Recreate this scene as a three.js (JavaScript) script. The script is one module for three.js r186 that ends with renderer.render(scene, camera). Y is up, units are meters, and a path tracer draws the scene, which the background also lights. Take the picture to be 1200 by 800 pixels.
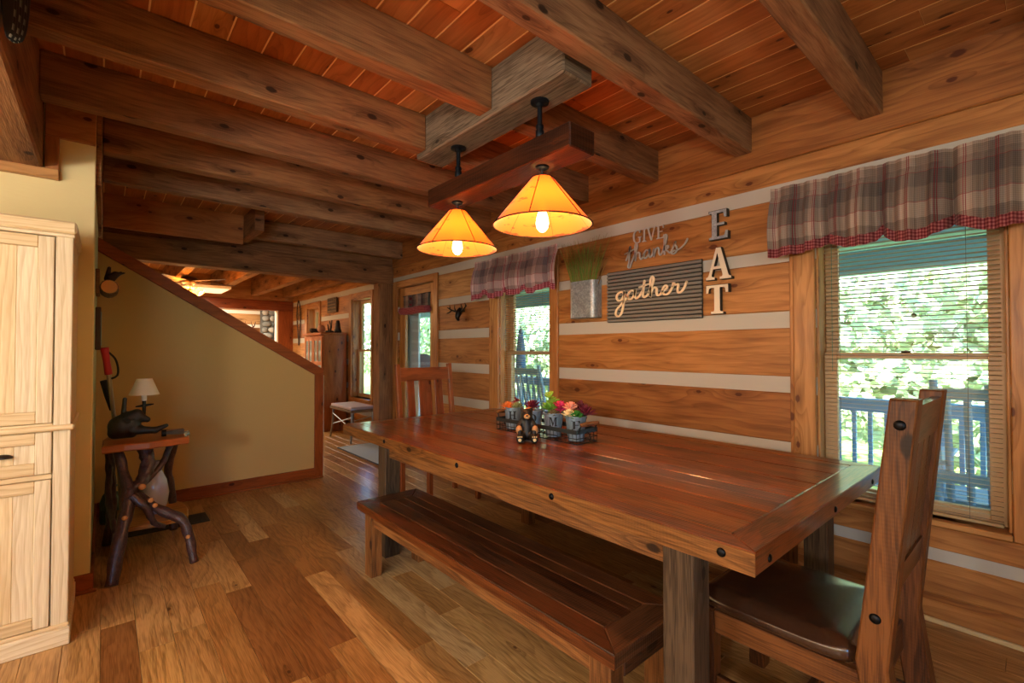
import * as THREE from 'three';
import { mergeGeometries, mergeVertices } from 'three/addons/utils/BufferGeometryUtils.js';
import { FontLoader } from 'three/addons/loaders/FontLoader.js';
import { TextGeometry } from 'three/addons/geometries/TextGeometry.js';
import { MarchingCubes } from 'three/addons/objects/MarchingCubes.js';
import { RectAreaLightUniformsLib } from 'three/addons/lights/RectAreaLightUniformsLib.js';
import { Sky } from 'three/addons/objects/Sky.js';

// ------------------------------------------------------------------ camera, sky, sun, lamps, exposure
const scene = new THREE.Scene();
const EYE = 1.32, YAW = Math.atan2(478, 549), PITCH = Math.atan2(9, 549);
const camera = new THREE.PerspectiveCamera(2 * Math.atan(400 / 549) * 180 / Math.PI, 1.5, 0.05, 200);
camera.position.set(0, EYE, 0);
camera.lookAt(Math.sin(YAW) * Math.cos(PITCH), EYE + Math.sin(PITCH), -Math.cos(YAW) * Math.cos(PITCH));
const renderer = new THREE.WebGLRenderer({ antialias: true });
renderer.toneMapping = THREE.LinearToneMapping;
renderer.toneMappingExposure = 1.0;
renderer.shadowMap.enabled = true;
RectAreaLightUniformsLib.init();

const sky = new Sky();
sky.name = 'sky';
sky.scale.setScalar(1000);
const sunDir = new THREE.Vector3(-0.62, 0.72, -0.30).normalize();
sky.material.uniforms.turbidity.value = 3;
sky.material.uniforms.rayleigh.value = 1.2;
sky.material.uniforms.mieCoefficient.value = 0.004;
sky.material.uniforms.mieDirectionalG.value = 0.8;
sky.material.uniforms.sunPosition.value.copy(sunDir);
scene.add(sky);
scene.environmentIntensity = 3.0;
const sun = new THREE.DirectionalLight(0xfff4e4, 42);
sun.position.copy(sunDir).multiplyScalar(40);
sun.castShadow = true;
Object.assign(sun.shadow.camera, { left: -30, right: 30, top: 30, bottom: -30, far: 120 });
sun.shadow.mapSize.set(4096, 4096);
scene.add(sun);
const UNSEEN_LEFT_LAMP = 7.6, UNSEEN_LIVING_LAMP = 40, UNSEEN_GREAT_LAMP = 60, PENDANT = 1.25;  // strengths; all but PENDANT belong to lamps out of view

// ------------------------------------------------------------------ helpers
const rng = (s) => () => { s |= 0; s = s + 0x6D2B79F5 | 0; let t = Math.imul(s ^ s >>> 15, 1 | s); t = t + Math.imul(t ^ t >>> 7, 61 | t) ^ t; return ((t ^ t >>> 14) >>> 0) / 4294967296; };
const R = rng(20240611);
const rr = (a, b) => a + (b - a) * R();
const V = (x, y, z) => new THREE.Vector3(x, y, z);
const clamp = (x, a, b) => Math.min(b, Math.max(a, x));
const mix = (a, b, t) => a + (b - a) * t;
const sstep = (a, b, x) => { const t = clamp((x - a) / (b - a), 0, 1); return t * t * (3 - 2 * t); };
const taken = new Map();
function numbered(name) { const n = taken.get(name) ?? 0; taken.set(name, n + 1); return n ? name + '_' + String(n).padStart(3, '0') : name; }
function shade(o) { o.castShadow = true; o.receiveShadow = true; return o; }
function thing(name, label, category, [x, y, z] = [0, 0, 0], turn = 0, group) {
  const o = new THREE.Group(); o.name = numbered(name); o.position.set(x, y, z); o.rotation.y = turn;
  o.userData = { label, category }; if (group) o.userData.group = group;
  scene.add(o); return o;
}
function solo(name, label, category, geo, mat, pos = [0, 0, 0], turn = 0, group) {
  const o = shade(new THREE.Mesh(geo, mat)); o.name = numbered(name); o.position.set(...pos); o.rotation.y = turn;
  o.userData = { label, category }; if (group) o.userData.group = group;
  scene.add(o); return o;
}
function part(parent, name, geo, mat, label) {
  const o = shade(new THREE.Mesh(geo, mat)); o.name = name; if (label) o.userData.label = label;
  parent.add(o); return o;
}
function struct(name, label, category) {
  const o = new THREE.Group(); o.name = name; o.userData = { kind: 'structure', label, category }; scene.add(o); return o;
}
// chamfered box between two corners; uv in metres along the grain axis
function cbox(x0, x1, y0, y1, z0, z1, b = 0.003, axis = 'x', uo = null) {
  const c = [(x0 + x1) / 2, (y0 + y1) / 2, (z0 + z1) / 2], h = [Math.abs(x1 - x0) / 2, Math.abs(y1 - y0) / 2, Math.abs(z1 - z0) / 2];
  b = Math.min(b, h[0] * 0.45, h[1] * 0.45, h[2] * 0.45);
  const p = [], P = (sx, sy, sz, k) => [sx * (h[0] - (k === 0 ? 0 : b)), sy * (h[1] - (k === 1 ? 0 : b)), sz * (h[2] - (k === 2 ? 0 : b))];
  const tri = (a, d, e) => {
    const ux = d[0] - a[0], uy = d[1] - a[1], uz = d[2] - a[2], vx = e[0] - a[0], vy = e[1] - a[1], vz = e[2] - a[2];
    const n = (uy * vz - uz * vy) * (a[0] + d[0] + e[0]) + (uz * vx - ux * vz) * (a[1] + d[1] + e[1]) + (ux * vy - uy * vx) * (a[2] + d[2] + e[2]);
    for (const q of n > 0 ? [a, d, e] : [a, e, d]) p.push(q[0] + c[0], q[1] + c[1], q[2] + c[2]);
  };
  const quad = (a, d, e, f) => { tri(a, d, e); tri(a, e, f); };
  for (const s of [-1, 1]) {
    quad(P(s, -1, -1, 0), P(s, 1, -1, 0), P(s, 1, 1, 0), P(s, -1, 1, 0));
    quad(P(-1, s, -1, 1), P(1, s, -1, 1), P(1, s, 1, 1), P(-1, s, 1, 1));
    quad(P(-1, -1, s, 2), P(1, -1, s, 2), P(1, 1, s, 2), P(-1, 1, s, 2));
    if (b > 0) for (const t of [-1, 1]) {
      quad(P(s, t, -1, 0), P(s, t, -1, 1), P(s, t, 1, 1), P(s, t, 1, 0));
      quad(P(s, -1, t, 0), P(s, -1, t, 2), P(s, 1, t, 2), P(s, 1, t, 0));
      quad(P(-1, s, t, 1), P(-1, s, t, 2), P(1, s, t, 2), P(1, s, t, 1));
      for (const u of [-1, 1]) tri(P(s, t, u, 0), P(s, t, u, 1), P(s, t, u, 2));
    }
  }
  const g = new THREE.BufferGeometry();
  g.setAttribute('position', new THREE.Float32BufferAttribute(p, 3));
  g.computeVertexNormals();
  return woodUV(g, axis, uo);
}
// planar uv by facing; u runs along the grain axis. The wood textures span 2 m x 0.5 m.
function woodUV(g, axis = 'x', uo = null, su = 0.5, sv = 2) {
  if (g.index) { g = g.toNonIndexed(); }
  const a = 'xyz'.indexOf(axis), pos = g.attributes.position, uv = new Float32Array(pos.count * 2);
  const [ou, ov] = uo ?? [R(), R()];
  const A = V(), B = V(), C = V();
  for (let i = 0; i < pos.count; i += 3) {
    A.fromBufferAttribute(pos, i); B.fromBufferAttribute(pos, i + 1); C.fromBufferAttribute(pos, i + 2);
    const n = B.clone().sub(A).cross(C.clone().sub(A)), f = [Math.abs(n.x), Math.abs(n.y), Math.abs(n.z)];
    const d = f[0] >= f[1] && f[0] >= f[2] ? 0 : f[1] >= f[2] ? 1 : 2;
    let U = a, W = 3 - a - d, end = false;
    if (d === a) { U = (a + 1) % 3; W = (a + 2) % 3; end = true; }
    for (let k = 0; k < 3; k++) {
      const q = [pos.getX(i + k), pos.getY(i + k), pos.getZ(i + k)];
      uv[(i + k) * 2] = q[U] * (end ? su * 0.6 : su) + ou + d * 0.37; uv[(i + k) * 2 + 1] = q[W] * sv + ov + d * 0.29;
    }
  }
  g.setAttribute('uv', new THREE.BufferAttribute(uv, 2));
  return g;
}
const merge = (list) => mergeGeometries(list.map((g) => { const q = g.index ? g.toNonIndexed() : g; for (const k of Object.keys(q.attributes)) if (!['position', 'normal', 'uv'].includes(k)) q.deleteAttribute(k); return q; }));
// swept limb: points [x,y,z] with radii, catmull-rom, with knobbly noise
function limb(pts, radii, seg = 24, rad = 10, bump = 0, seed = 1) {
  const cv = new THREE.CatmullRomCurve3(pts.map((p) => V(...p)), false, 'centripetal'), fr = cv.computeFrenetFrames(seg), pos = [], uv = [], ix = [], r2 = rng(seed);
  const ph = [r2() * 6, r2() * 6, r2() * 6];
  for (let i = 0; i <= seg; i++) {
    const t = i / seg, c = cv.getPointAt(t), k = t * (radii.length - 1), j = Math.min(radii.length - 2, Math.floor(k)), r = mix(radii[j], radii[j + 1], k - j);
    for (let m = 0; m <= rad; m++) {
      const th = m / rad * Math.PI * 2, q = r * (1 + bump * (Math.sin(th * 2 + t * 17 + ph[0]) + Math.sin(th * 3 - t * 29 + ph[1]) + Math.sin(t * 41 + ph[2])) / 2);
      const n = fr.normals[i].clone().multiplyScalar(Math.cos(th) * q).addScaledVector(fr.binormals[i], Math.sin(th) * q).add(c);
      pos.push(n.x, n.y, n.z); uv.push(t * cv.getLength() * 2, m / rad);
    }
  }
  for (let i = 0; i < seg; i++) for (let m = 0; m < rad; m++) { const a = i * (rad + 1) + m, b = a + rad + 1; ix.push(a, b, a + 1, b, b + 1, a + 1); }
  for (const e of [0, seg]) { const c = cv.getPointAt(e / seg), id = pos.length / 3; pos.push(c.x, c.y, c.z); uv.push(0.5, 0.5); for (let m = 0; m < rad; m++) { const a = e * (rad + 1) + m; e ? ix.push(a, id, a + 1) : ix.push(a, a + 1, id); } }
  const g = new THREE.BufferGeometry();
  g.setAttribute('position', new THREE.Float32BufferAttribute(pos, 3)); g.setAttribute('uv', new THREE.Float32BufferAttribute(uv, 2)); g.setIndex(ix); g.computeVertexNormals();
  // keep triangles facing outward
  const p0 = cv.getPointAt(0.5), i0 = Math.floor(seg / 2) * (rad + 1), nn = V(g.attributes.normal.getX(i0), g.attributes.normal.getY(i0), g.attributes.normal.getZ(i0)), vv = V(pos[i0 * 3], pos[i0 * 3 + 1], pos[i0 * 3 + 2]).sub(p0);
  if (nn.dot(vv) < 0) { const x = g.index.array; for (let i = 0; i < x.length; i += 3) { const t = x[i]; x[i] = x[i + 1]; x[i + 1] = t; } g.computeVertexNormals(); }
  return g;
}
const rod = (a, b, r, rad = 8) => limb([a, [(a[0] + b[0]) / 2, (a[1] + b[1]) / 2, (a[2] + b[2]) / 2], b], [r, r], 2, rad);
const lathe = (pts, seg = 28) => new THREE.LatheGeometry(pts.map(([r, y]) => new THREE.Vector2(r, y)), seg);
const tr = (g, x, y, z) => g.translate(x, y, z);
// flat board cut from a 2-d outline, extruded along z
function cut(outline, depth, bevel = 0.002, axis = 'x') {
  const s = new THREE.Shape(outline.map(([x, y]) => new THREE.Vector2(x, y)));
  const g = new THREE.ExtrudeGeometry(s, { depth: depth - 2 * bevel, bevelEnabled: bevel > 0, bevelThickness: bevel, bevelSize: bevel, bevelOffset: -bevel, bevelSegments: 1, curveSegments: 8 });
  g.translate(0, 0, bevel); return woodUV(g, axis);
}
// a written stroke: ribbon of given width along a smooth 2-d path, with thickness
function stroke(pts, w, depth, seg = 60) {
  const cv = new THREE.CatmullRomCurve3(pts.map(([x, y]) => V(x, y, 0)), false, 'centripetal'), p = [], out = [];
  for (let i = 0; i <= seg; i++) {
    const c = cv.getPointAt(i / seg), t = cv.getTangentAt(i / seg), k = w / 2 * (0.72 + 0.42 * Math.abs(t.y));
    p.push([c.x - t.y * k, c.y + t.x * k, c.x + t.y * k, c.y - t.x * k]);
  }
  const pos = [], q = (a, b, c, d) => pos.push(...a, ...b, ...c, ...a, ...c, ...d);
  for (let i = 0; i < seg; i++) {
    const [a, b, c, d] = p[i], [e, f, g, h] = p[i + 1];
    q([c, d, depth], [g, h, depth], [e, f, depth], [a, b, depth]); q([a, b, 0], [e, f, 0], [g, h, 0], [c, d, 0]);
    q([a, b, depth], [e, f, depth], [e, f, 0], [a, b, 0]); q([g, h, depth], [c, d, depth], [c, d, 0], [g, h, 0]);
  }
  const g = new THREE.BufferGeometry(); g.setAttribute('position', new THREE.Float32BufferAttribute(pos, 3)); g.computeVertexNormals();
  g.setAttribute('uv', new THREE.BufferAttribute(new Float32Array(pos.length / 3 * 2), 2));
  const caps = [0, 1].map((t) => { const c = cv.getPointAt(t), y = new THREE.CylinderGeometry(w * 0.44, w * 0.44, depth, 10).toNonIndexed(); y.rotateX(Math.PI / 2); return y.translate(c.x, c.y, depth / 2); });
  return merge([g, ...caps]);
}
function sdfMesh(bones, lo, hi, cell, k = 0.03) {
  const size = Math.max(hi[0] - lo[0], hi[1] - lo[1], hi[2] - lo[2]), n = Math.ceil(size / cell), mc = new MarchingCubes(n, new THREE.MeshBasicMaterial(), false, false, 200000);
  mc.isolation = 0;
  const c = [(lo[0] + hi[0]) / 2, (lo[1] + hi[1]) / 2, (lo[2] + hi[2]) / 2];
  const bs = bones.map(([a, b, ra, rb]) => ({ a: V(...a), d: V(...b).sub(V(...a)), ra, rb })), p = V(), q = V();
  for (let z = 0; z < n; z++) for (let y = 0; y < n; y++) for (let x = 0; x < n; x++) {
    p.set(c[0] + (x / (n / 2) - 1) * size / 2, c[1] + (y / (n / 2) - 1) * size / 2, c[2] + (z / (n / 2) - 1) * size / 2);
    let d = 1e3;
    for (const b of bs) {
      q.copy(p).sub(b.a); const L = b.d.lengthSq(), t = L ? clamp(q.dot(b.d) / L, 0, 1) : 0;
      const e = q.addScaledVector(b.d, -t).length() - mix(b.ra, b.rb, t), h = clamp(0.5 + 0.5 * (d - e) / k, 0, 1);
      d = mix(d, e, h) - k * h * (1 - h);
    }
    mc.field[x + y * n + z * n * n] = -d;
  }
  mc.update();
  const m = mc.count, g = new THREE.BufferGeometry();
  const ps = mc.positionArray.slice(0, m * 3), ns = mc.normalArray.slice(0, m * 3);
  for (let i = 0; i < m; i++) for (let j = 0; j < 3; j++) ps[i * 3 + j] = ps[i * 3 + j] * size / 2 + c[j];
  g.setAttribute('position', new THREE.BufferAttribute(ps, 3));
  g.setAttribute('uv', new THREE.BufferAttribute(new Float32Array(m * 2), 2));
  g.computeVertexNormals();
  const w = mergeVertices((g.deleteAttribute('normal'), g), 1e-5); w.computeVertexNormals();
  return w;
}

// ------------------------------------------------------------------ procedural materials
function pnoise(seed, px, py) {           // periodic value noise
  const r = rng(seed), t = new Float32Array(px * py).map(() => r());
  return (x, y) => {
    const xi = Math.floor(x), yi = Math.floor(y), fx = x - xi, fy = y - yi, a = ((xi % px) + px) % px, b = (a + 1) % px, c = ((yi % py) + py) % py, d = (c + 1) % py;
    const u = fx * fx * (3 - 2 * fx), v = fy * fy * (3 - 2 * fy);
    return mix(mix(t[a + c * px], t[b + c * px], u), mix(t[a + d * px], t[b + d * px], u), v);
  };
}
const hex = (h) => { const c = parseInt(h.slice(1), 16); return [c >> 16 & 255, c >> 8 & 255, c & 255]; };
function tex(w, h, fn, srgb = true) {
  const d = new Uint8Array(w * h * 4);
  for (let y = 0; y < h; y++) for (let x = 0; x < w; x++) { const c = fn(x / w, y / h), i = (y * w + x) * 4; d[i] = clamp(c[0], 0, 255); d[i + 1] = clamp(c[1], 0, 255); d[i + 2] = clamp(c[2], 0, 255); d[i + 3] = 255; }
  const t = new THREE.DataTexture(d, w, h); t.wrapS = t.wrapT = THREE.RepeatWrapping; t.magFilter = THREE.LinearFilter; t.minFilter = THREE.LinearMipmapLinearFilter; t.generateMipmaps = true;
  if (srgb) t.colorSpace = THREE.SRGBColorSpace; t.needsUpdate = true; return t;
}
// wood, 2 m along u by 0.5 m along v: growth rings bent round knots, fine pores, patches of stain
function wood({ seed, light, dark, knot = '#4a2410', rings = 16, knots = 5, knotSize = 1, pores = 0.25, blotch = 0.3, saw = 0, bow = 1.2, ringAmt = 0.8, w = 1024, h = 384 }) {
  const n1 = pnoise(seed, 6, 5), n2 = pnoise(seed + 1, 14, 40), n3 = pnoise(seed + 2, 40, 256), n4 = pnoise(seed + 3, 9, 7), n5 = pnoise(seed + 4, 120, 200), r = rng(seed + 9);
  const L = hex(light), D = hex(dark), K = hex(knot), ks = [];
  for (let i = 0; i < knots; i++) ks.push([r() * 2, r() * 0.5, (0.008 + r() * 0.012) * knotSize, r()]);
  const hgt = new Float32Array(w * h);
  const map = tex(w, h, (u, v) => {
    let s = v * rings + bow * n1(u * 6, v * 5) + 0.35 * n2(u * 14, v * 40), kn = 0, halo = 0;
    for (const [kx, ky, kr, ph] of ks) {
      let dx = Math.abs(u * 2 - kx); dx = Math.min(dx, 2 - dx); let dy = Math.abs(v * 0.5 - ky); dy = Math.min(dy, 0.5 - dy);
      const q = Math.hypot(dx * 0.55, dy) / kr, q2 = Math.hypot(dx * 0.25, dy) / kr;
      if (q2 < 7) { s += 2.0 * Math.exp(-q2 * q2 / 6) * (ph > 0.5 ? 1 : -1); }
      const e = q + 0.35 * (n4(u * 9 + ph * 5, v * 7) - 0.5) + 0.25 * (n5(u * 120, v * 200) - 0.5);
      kn = Math.max(kn, 1 - sstep(0.75, 1.25, e)); halo = Math.max(halo, 1 - sstep(1.0, 4.2, q2));
    }
    const f = s - Math.floor(s), ring = Math.pow(f, 2.2) * (1 - sstep(0.9, 1, f));
    const fine = n3(u * 40, v * 256), blot = n4(u * 9, v * 7) * 0.6 + n2(u * 14, v * 40) * 0.4;
    let t = clamp(ring * ringAmt + pores * (fine - 0.5) * 1.6 + blotch * (blot - 0.5) * 1.6 + 0.18 + halo * 0.4, 0, 1.25);
    if (saw) t = clamp(t + saw * (0.5 + 0.5 * Math.sin(u * 2 * Math.PI * 170 + 5 * n1(u * 6, v * 5))) * n4(u * 9, v * 7) , 0, 1.3);
    const c = [0, 1, 2].map((i) => mix(mix(L[i], D[i], t), K[i], kn * 0.9));
    const x = Math.round(u * w), y = Math.round(v * h);
    hgt[y * w + x] = clamp(0.6 - ring * 0.25 + (fine - 0.5) * 0.5 - kn * 0.2 + (saw ? saw * 1.2 * Math.sin(u * 2 * Math.PI * 170 + 5 * n1(u * 6, v * 5)) * n4(u * 9, v * 7) : 0), 0, 1);
    return c;
  });
  const bump = tex(w, h, (u, v) => { const q = hgt[Math.round(v * h) * w + Math.round(u * w)] * 255; return [q, q, q]; }, false);
  return { map, bump };
}
const woodMat = (t, { color = '#ffffff', rough = 0.6, bump = 0.0008, coat = 0, coatRough = 0.25, spec = 0.5 } = {}) => new THREE.MeshPhysicalMaterial({ map: t.map, bumpMap: t.bump, bumpScale: bump, color: new THREE.Color(color), roughness: rough, clearcoat: coat, clearcoatRoughness: coatRough, specularIntensity: spec });
const tones = (t, colors, o) => colors.map((c) => woodMat(t, { ...o, color: c }));
const pick = (a) => a[Math.floor(R() * a.length)];

const T = {
  pine: wood({ seed: 11, light: '#bb8e5a', dark: '#805830', knot: '#5a2f16', rings: 9, knots: 6, blotch: 0.6, pores: 0.18, ringAmt: 0.5, bow: 2 }),
  plank: wood({ seed: 23, light: '#bb8652', dark: '#8a5c32', knot: '#482412', rings: 8, knots: 10, knotSize: 0.85, blotch: 0.4, pores: 0.15, ringAmt: 0.42, bow: 2 }),
  beam: wood({ seed: 37, light: '#9a7552', dark: '#5e412b', knot: '#2c1b10', rings: 14, knots: 7, blotch: 0.55, pores: 0.34, ringAmt: 0.34, saw: 0.05 }),
  grey: wood({ seed: 41, light: '#9d9182', dark: '#62574b', knot: '#3c3026', rings: 18, knots: 4, blotch: 0.6, pores: 0.7, ringAmt: 0.5 }),
  oak: wood({ seed: 53, light: '#cbab78', dark: '#8f7045', knot: '#5f4026', rings: 12, knots: 2, knotSize: 0.6, blotch: 0.45, pores: 0.55, ringAmt: 0.6, bow: 3.2 }),
  table: wood({ seed: 61, light: '#935626', dark: '#4c2812', knot: '#26130a', rings: 14, knots: 6, blotch: 0.6, pores: 0.55, ringAmt: 0.45, saw: 0.22 }),
  rustic: wood({ seed: 67, light: '#9c7448', dark: '#5c4026', knot: '#2c1c10', rings: 14, knots: 6, blotch: 0.6, pores: 0.5, ringAmt: 0.5, saw: 0.1 }),
  bench: wood({ seed: 71, light: '#664127', dark: '#301d11', knot: '#170d07', rings: 12, knots: 5, blotch: 0.7, pores: 0.5, ringAmt: 0.5, saw: 0.2 }),
  pale: wood({ seed: 83, light: '#e2d2b0', dark: '#c2aa84', knot: '#a98f68', rings: 20, knots: 0, blotch: 0.3, pores: 0.3, ringAmt: 0.7, bow: 2 }),
  red: wood({ seed: 91, light: '#a86f44', dark: '#744628', knot: '#432010', rings: 10, knots: 6, blotch: 0.4, pores: 0.3, ringAmt: 0.45 }),
};
const M = {
  log: tones(T.pine, ['#ffffff', '#e6d0ba', '#f6e2c8', '#d8bca0'], { rough: 0.5, coat: 0.15, coatRough: 0.4 }),
  casing: tones(T.pine, ['#fff2df', '#f6e0c6'], { rough: 0.45, coat: 0.2 }),
  plank: tones(T.plank, ['#ffffff', '#f0dccb', '#ffe9cf', '#e2c8b4'], { rough: 0.42, coat: 0.2 }),
  beam: tones(T.beam, ['#ffffff', '#eadccd', '#f6e6cf'], { rough: 0.75, bump: 0.002 }),
  rawEdge: woodMat(T.beam, { color: '#ffe8c4', rough: 0.75, bump: 0.002 }),
  grey: woodMat(T.grey, { color: '#d4c8b8', rough: 0.85, bump: 0.002 }),
  oak: tones(T.oak, ['#ffffff', '#f0dfca', '#e2c7a8', '#fff4e0', '#cdac8c', '#f4e4d0', '#b8957a', '#e6d2b8', '#d8bc9c', '#fbe8c8'], { rough: 0.32, bump: 0.0003, coat: 0.25, coatRough: 0.2 }),
  table: tones(T.table, ['#ffffff', '#f0dacb', '#ffe6d2', '#e4c6b6'], { rough: 0.36, bump: 0.001, coat: 0.6, coatRough: 0.12 }),
  tableEdge: woodMat(T.rustic, { color: '#f4d9b6', rough: 0.45, bump: 0.0012, coat: 0.2 }),
  rustic: tones(T.rustic, ['#f2dcc8', '#e0c4aa', '#cfae92'], { rough: 0.5, bump: 0.0012, coat: 0.1 }),
  tableLeg: woodMat(T.grey, { color: '#96826c', rough: 0.6, bump: 0.001 }),
  bench: tones(T.bench, ['#ffffff', '#e6cdb8', '#fff0e0'], { rough: 0.38, bump: 0.001, coat: 0.35, coatRough: 0.2 }),
  benchEdge: woodMat(T.rustic, { color: '#b98a66', rough: 0.5, bump: 0.0012, coat: 0.1 }),
  pale: tones(T.pale, ['#ffffff', '#f5ead8', '#fff6e6'], { rough: 0.55, bump: 0.0004 }),
  red: tones(T.red, ['#e0b89c', '#cfa288'], { rough: 0.4, coat: 0.2 }),
  chair: tones(T.rustic, ['#c9a88a', '#b4927a'], { rough: 0.5, bump: 0.001, coat: 0.15 }),
  hutch: woodMat(T.plank, { color: '#f2cdbb', rough: 0.45, coat: 0.15 }),
  trim: woodMat(T.plank, { color: '#d39a6c', rough: 0.45, coat: 0.2 }),
  barnDark: woodMat(T.bench, { color: '#b89a86', rough: 0.5, bump: 0.002, coat: 0.3 }),
};
const std = (color, rough = 0.6, metal = 0, o = {}) => new THREE.MeshStandardMaterial({ color: new THREE.Color(color), roughness: rough, metalness: metal, ...o });
const phys = (color, rough, o = {}) => new THREE.MeshPhysicalMaterial({ color: new THREE.Color(color), roughness: rough, ...o });
// plaster / paint with a faint roller texture
const paintN = [pnoise(5, 64, 64), pnoise(6, 8, 8)];
const paintBump = tex(256, 256, (u, v) => { const q = 255 * (paintN[0](u * 64, v * 64) * 0.7 + paintN[1](u * 8, v * 8) * 0.3); return [q, q, q]; }, false);
const paint = (c, rough = 0.75) => new THREE.MeshStandardMaterial({ color: new THREE.Color(c), roughness: rough, bumpMap: paintBump, bumpScale: 0.0004 });
M.cream = paint('#d8c48c'); M.yellow = paint('#c6a868'); M.chink = paint('#b6b3a8', 0.85); M.white = paint('#e4dcc8');
M.black = std('#15130f', 0.45, 0.5); M.iron = std('#1b2026', 0.5, 0.7); M.bolt = std('#17171a', 0.4, 0.8); M.brass = std('#8a6a30', 0.35, 0.9);
// galvanised sheet: spangle
const sp = [pnoise(77, 48, 48), pnoise(78, 12, 12)];
const zincMap = tex(256, 256, (u, v) => { const q = sp[0](u * 48, v * 48), b = sp[1](u * 12, v * 12), k = 132 + 42 * q + 22 * b; return [k * 0.93, k, k * 1.05]; });
M.zinc = new THREE.MeshStandardMaterial({ map: zincMap, roughness: 0.42, metalness: 0.45 });
M.zincPale = std('#e2d6be', 0.6, 0.05, { bumpMap: paintBump, bumpScale: 0.002 });
M.glass = phys('#ffffff', 0.02, { transmission: 1, thickness: 0, ior: 1.5 });
M.glassSmoke = phys('#8fb0c0', 0.08, { transmission: 0.5, thickness: 0 });

// ------------------------------------------------------------------ the room shell
const WX = 3.05, NORTH = -14.6, SOUTH = 2.6, WEST = -3.2, CEIL = 2.77;
{ // floor
  const f = struct('floor', 'honey oak plank floor of random-length boards', 'floor');
  part(f, 'subfloor', cbox(WEST, WX + 0.15, -0.22, -0.021, NORTH, SOUTH, 0, 'z'), std('#5b4630', 0.9));
  const far = [], W = 0.127, vis = [];
  for (let x = WX - W, i = 0; x > WEST - W; x -= W, i++) {
    let z = SOUTH - R() * 1.2;
    while (z > NORTH) {
      const len = rr(0.45, 1.55), z1 = Math.max(NORTH, z - len), b = cbox(Math.max(WEST, x) + 0.0006, x + W - 0.0006, -0.02, 0, z1 + 0.0006, z - 0.0006, 0.0012, 'z');
      const inView = x > -0.55 && z < 0.1 && z1 > -6.6 && !(x > 2.4 && z > -0.2) && !(z1 < -5.1 && x < 1.6) && !(x < -0.1 && z1 < -2.95);
      if (inView) { const m = part(f, 'floor_board', b, pick(M.oak)); vis.push(m); } else far.push(b);
      z = z1;
    }
  }
  vis.sort((a, b) => b.position.z - a.position.z);
  const o = part(f, 'floor_boards_beyond', merge(far), M.oak[1]); o.userData.kind = 'stuff';
}
const beamZ = [];
{ // ceiling of tongue-and-groove planks between rough beams
  const c = struct('ceiling', 'orange pine plank ceiling carried by rough sawn beams', 'ceiling');
  part(c, 'ceiling_deck', cbox(WEST - 0.1, WX + 0.15, CEIL + 0.002, CEIL + 0.2, NORTH - 0.1, SOUTH + 0.1, 0, 'z'), paint('#e6c68a', 0.6), 'pale deck showing in lines between the planks');  // pale deck shows as thin lines at the plank seams
  const W = 0.146, far = [];
  for (let x = WX; x > WEST; x -= W) {
    let z = SOUTH - R() * 1.5;
    const edges = [SOUTH]; while (z > NORTH) { edges.push(z); z -= rr(1.6, 3.2); } edges.push(NORTH);
    for (let i = 0; i + 1 < edges.length; i++) {
      const g = cbox(Math.max(WEST, x - W) + 0.0036, x - 0.0036, CEIL, CEIL + 0.012, edges[i + 1] + 0.0005, edges[i] - 0.0005, 0.0015, 'z');
      if (x > -0.4 && edges[i] < 0.6 && edges[i + 1] > -9) part(c, 'ceiling_plank', g, pick(M.plank)); else far.push(g);
    }
  }
  part(c, 'ceiling_planks_beyond', merge(far), M.plank[0]).userData.kind = 'stuff';
  // beams across the room, 0.655 m apart
  const bw = 0.105, y0 = 2.55;
  for (let k = -3; k <= 7; k++) {
    const z1 = -0.556 - 0.655 * k, z0 = z1 - bw, left = k >= 5 ? -0.02 : -0.25, right = k === 7 ? 3.05 : 3.05;
    const m = M.beam;
    const add = (a, b, mat) => part(c, 'beam', cbox(a, b, y0 + rr(-0.004, 0.004), CEIL + 0.001, z0, z1, 0.006, 'x'), mat);
    if (k === 2 || k === 3) { add(left, 1.49, pick(M.beam)); add(1.685, right, pick(M.beam)); } else if (k < 7) add(left, right, pick(m)); 
  }
  part(c, 'weathered_header_beam', cbox(1.49, 1.685, 2.525, CEIL + 0.001, -2.64, -1.37, 0.008, 'z'), M.grey, 'grey weathered beam that carries the pendant lamp');
  // trimmer framing of the stair opening beyond the last joists
  part(c, 'stair_header_board', cbox(-0.02, 1.13, 2.46, CEIL, -5.78, -5.74, 0.003, 'x'), M.plank[1]);
  part(c, 'stair_trimmer', cbox(1.13, 1.22, 2.52, CEIL, -5.95, -5.24, 0.005, 'z'), M.beam[1]);
  part(c, 'beam', cbox(1.22, 3.05, 2.55, CEIL, -5.87, -5.765, 0.006, 'x'), M.beam[0]);
}
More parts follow.
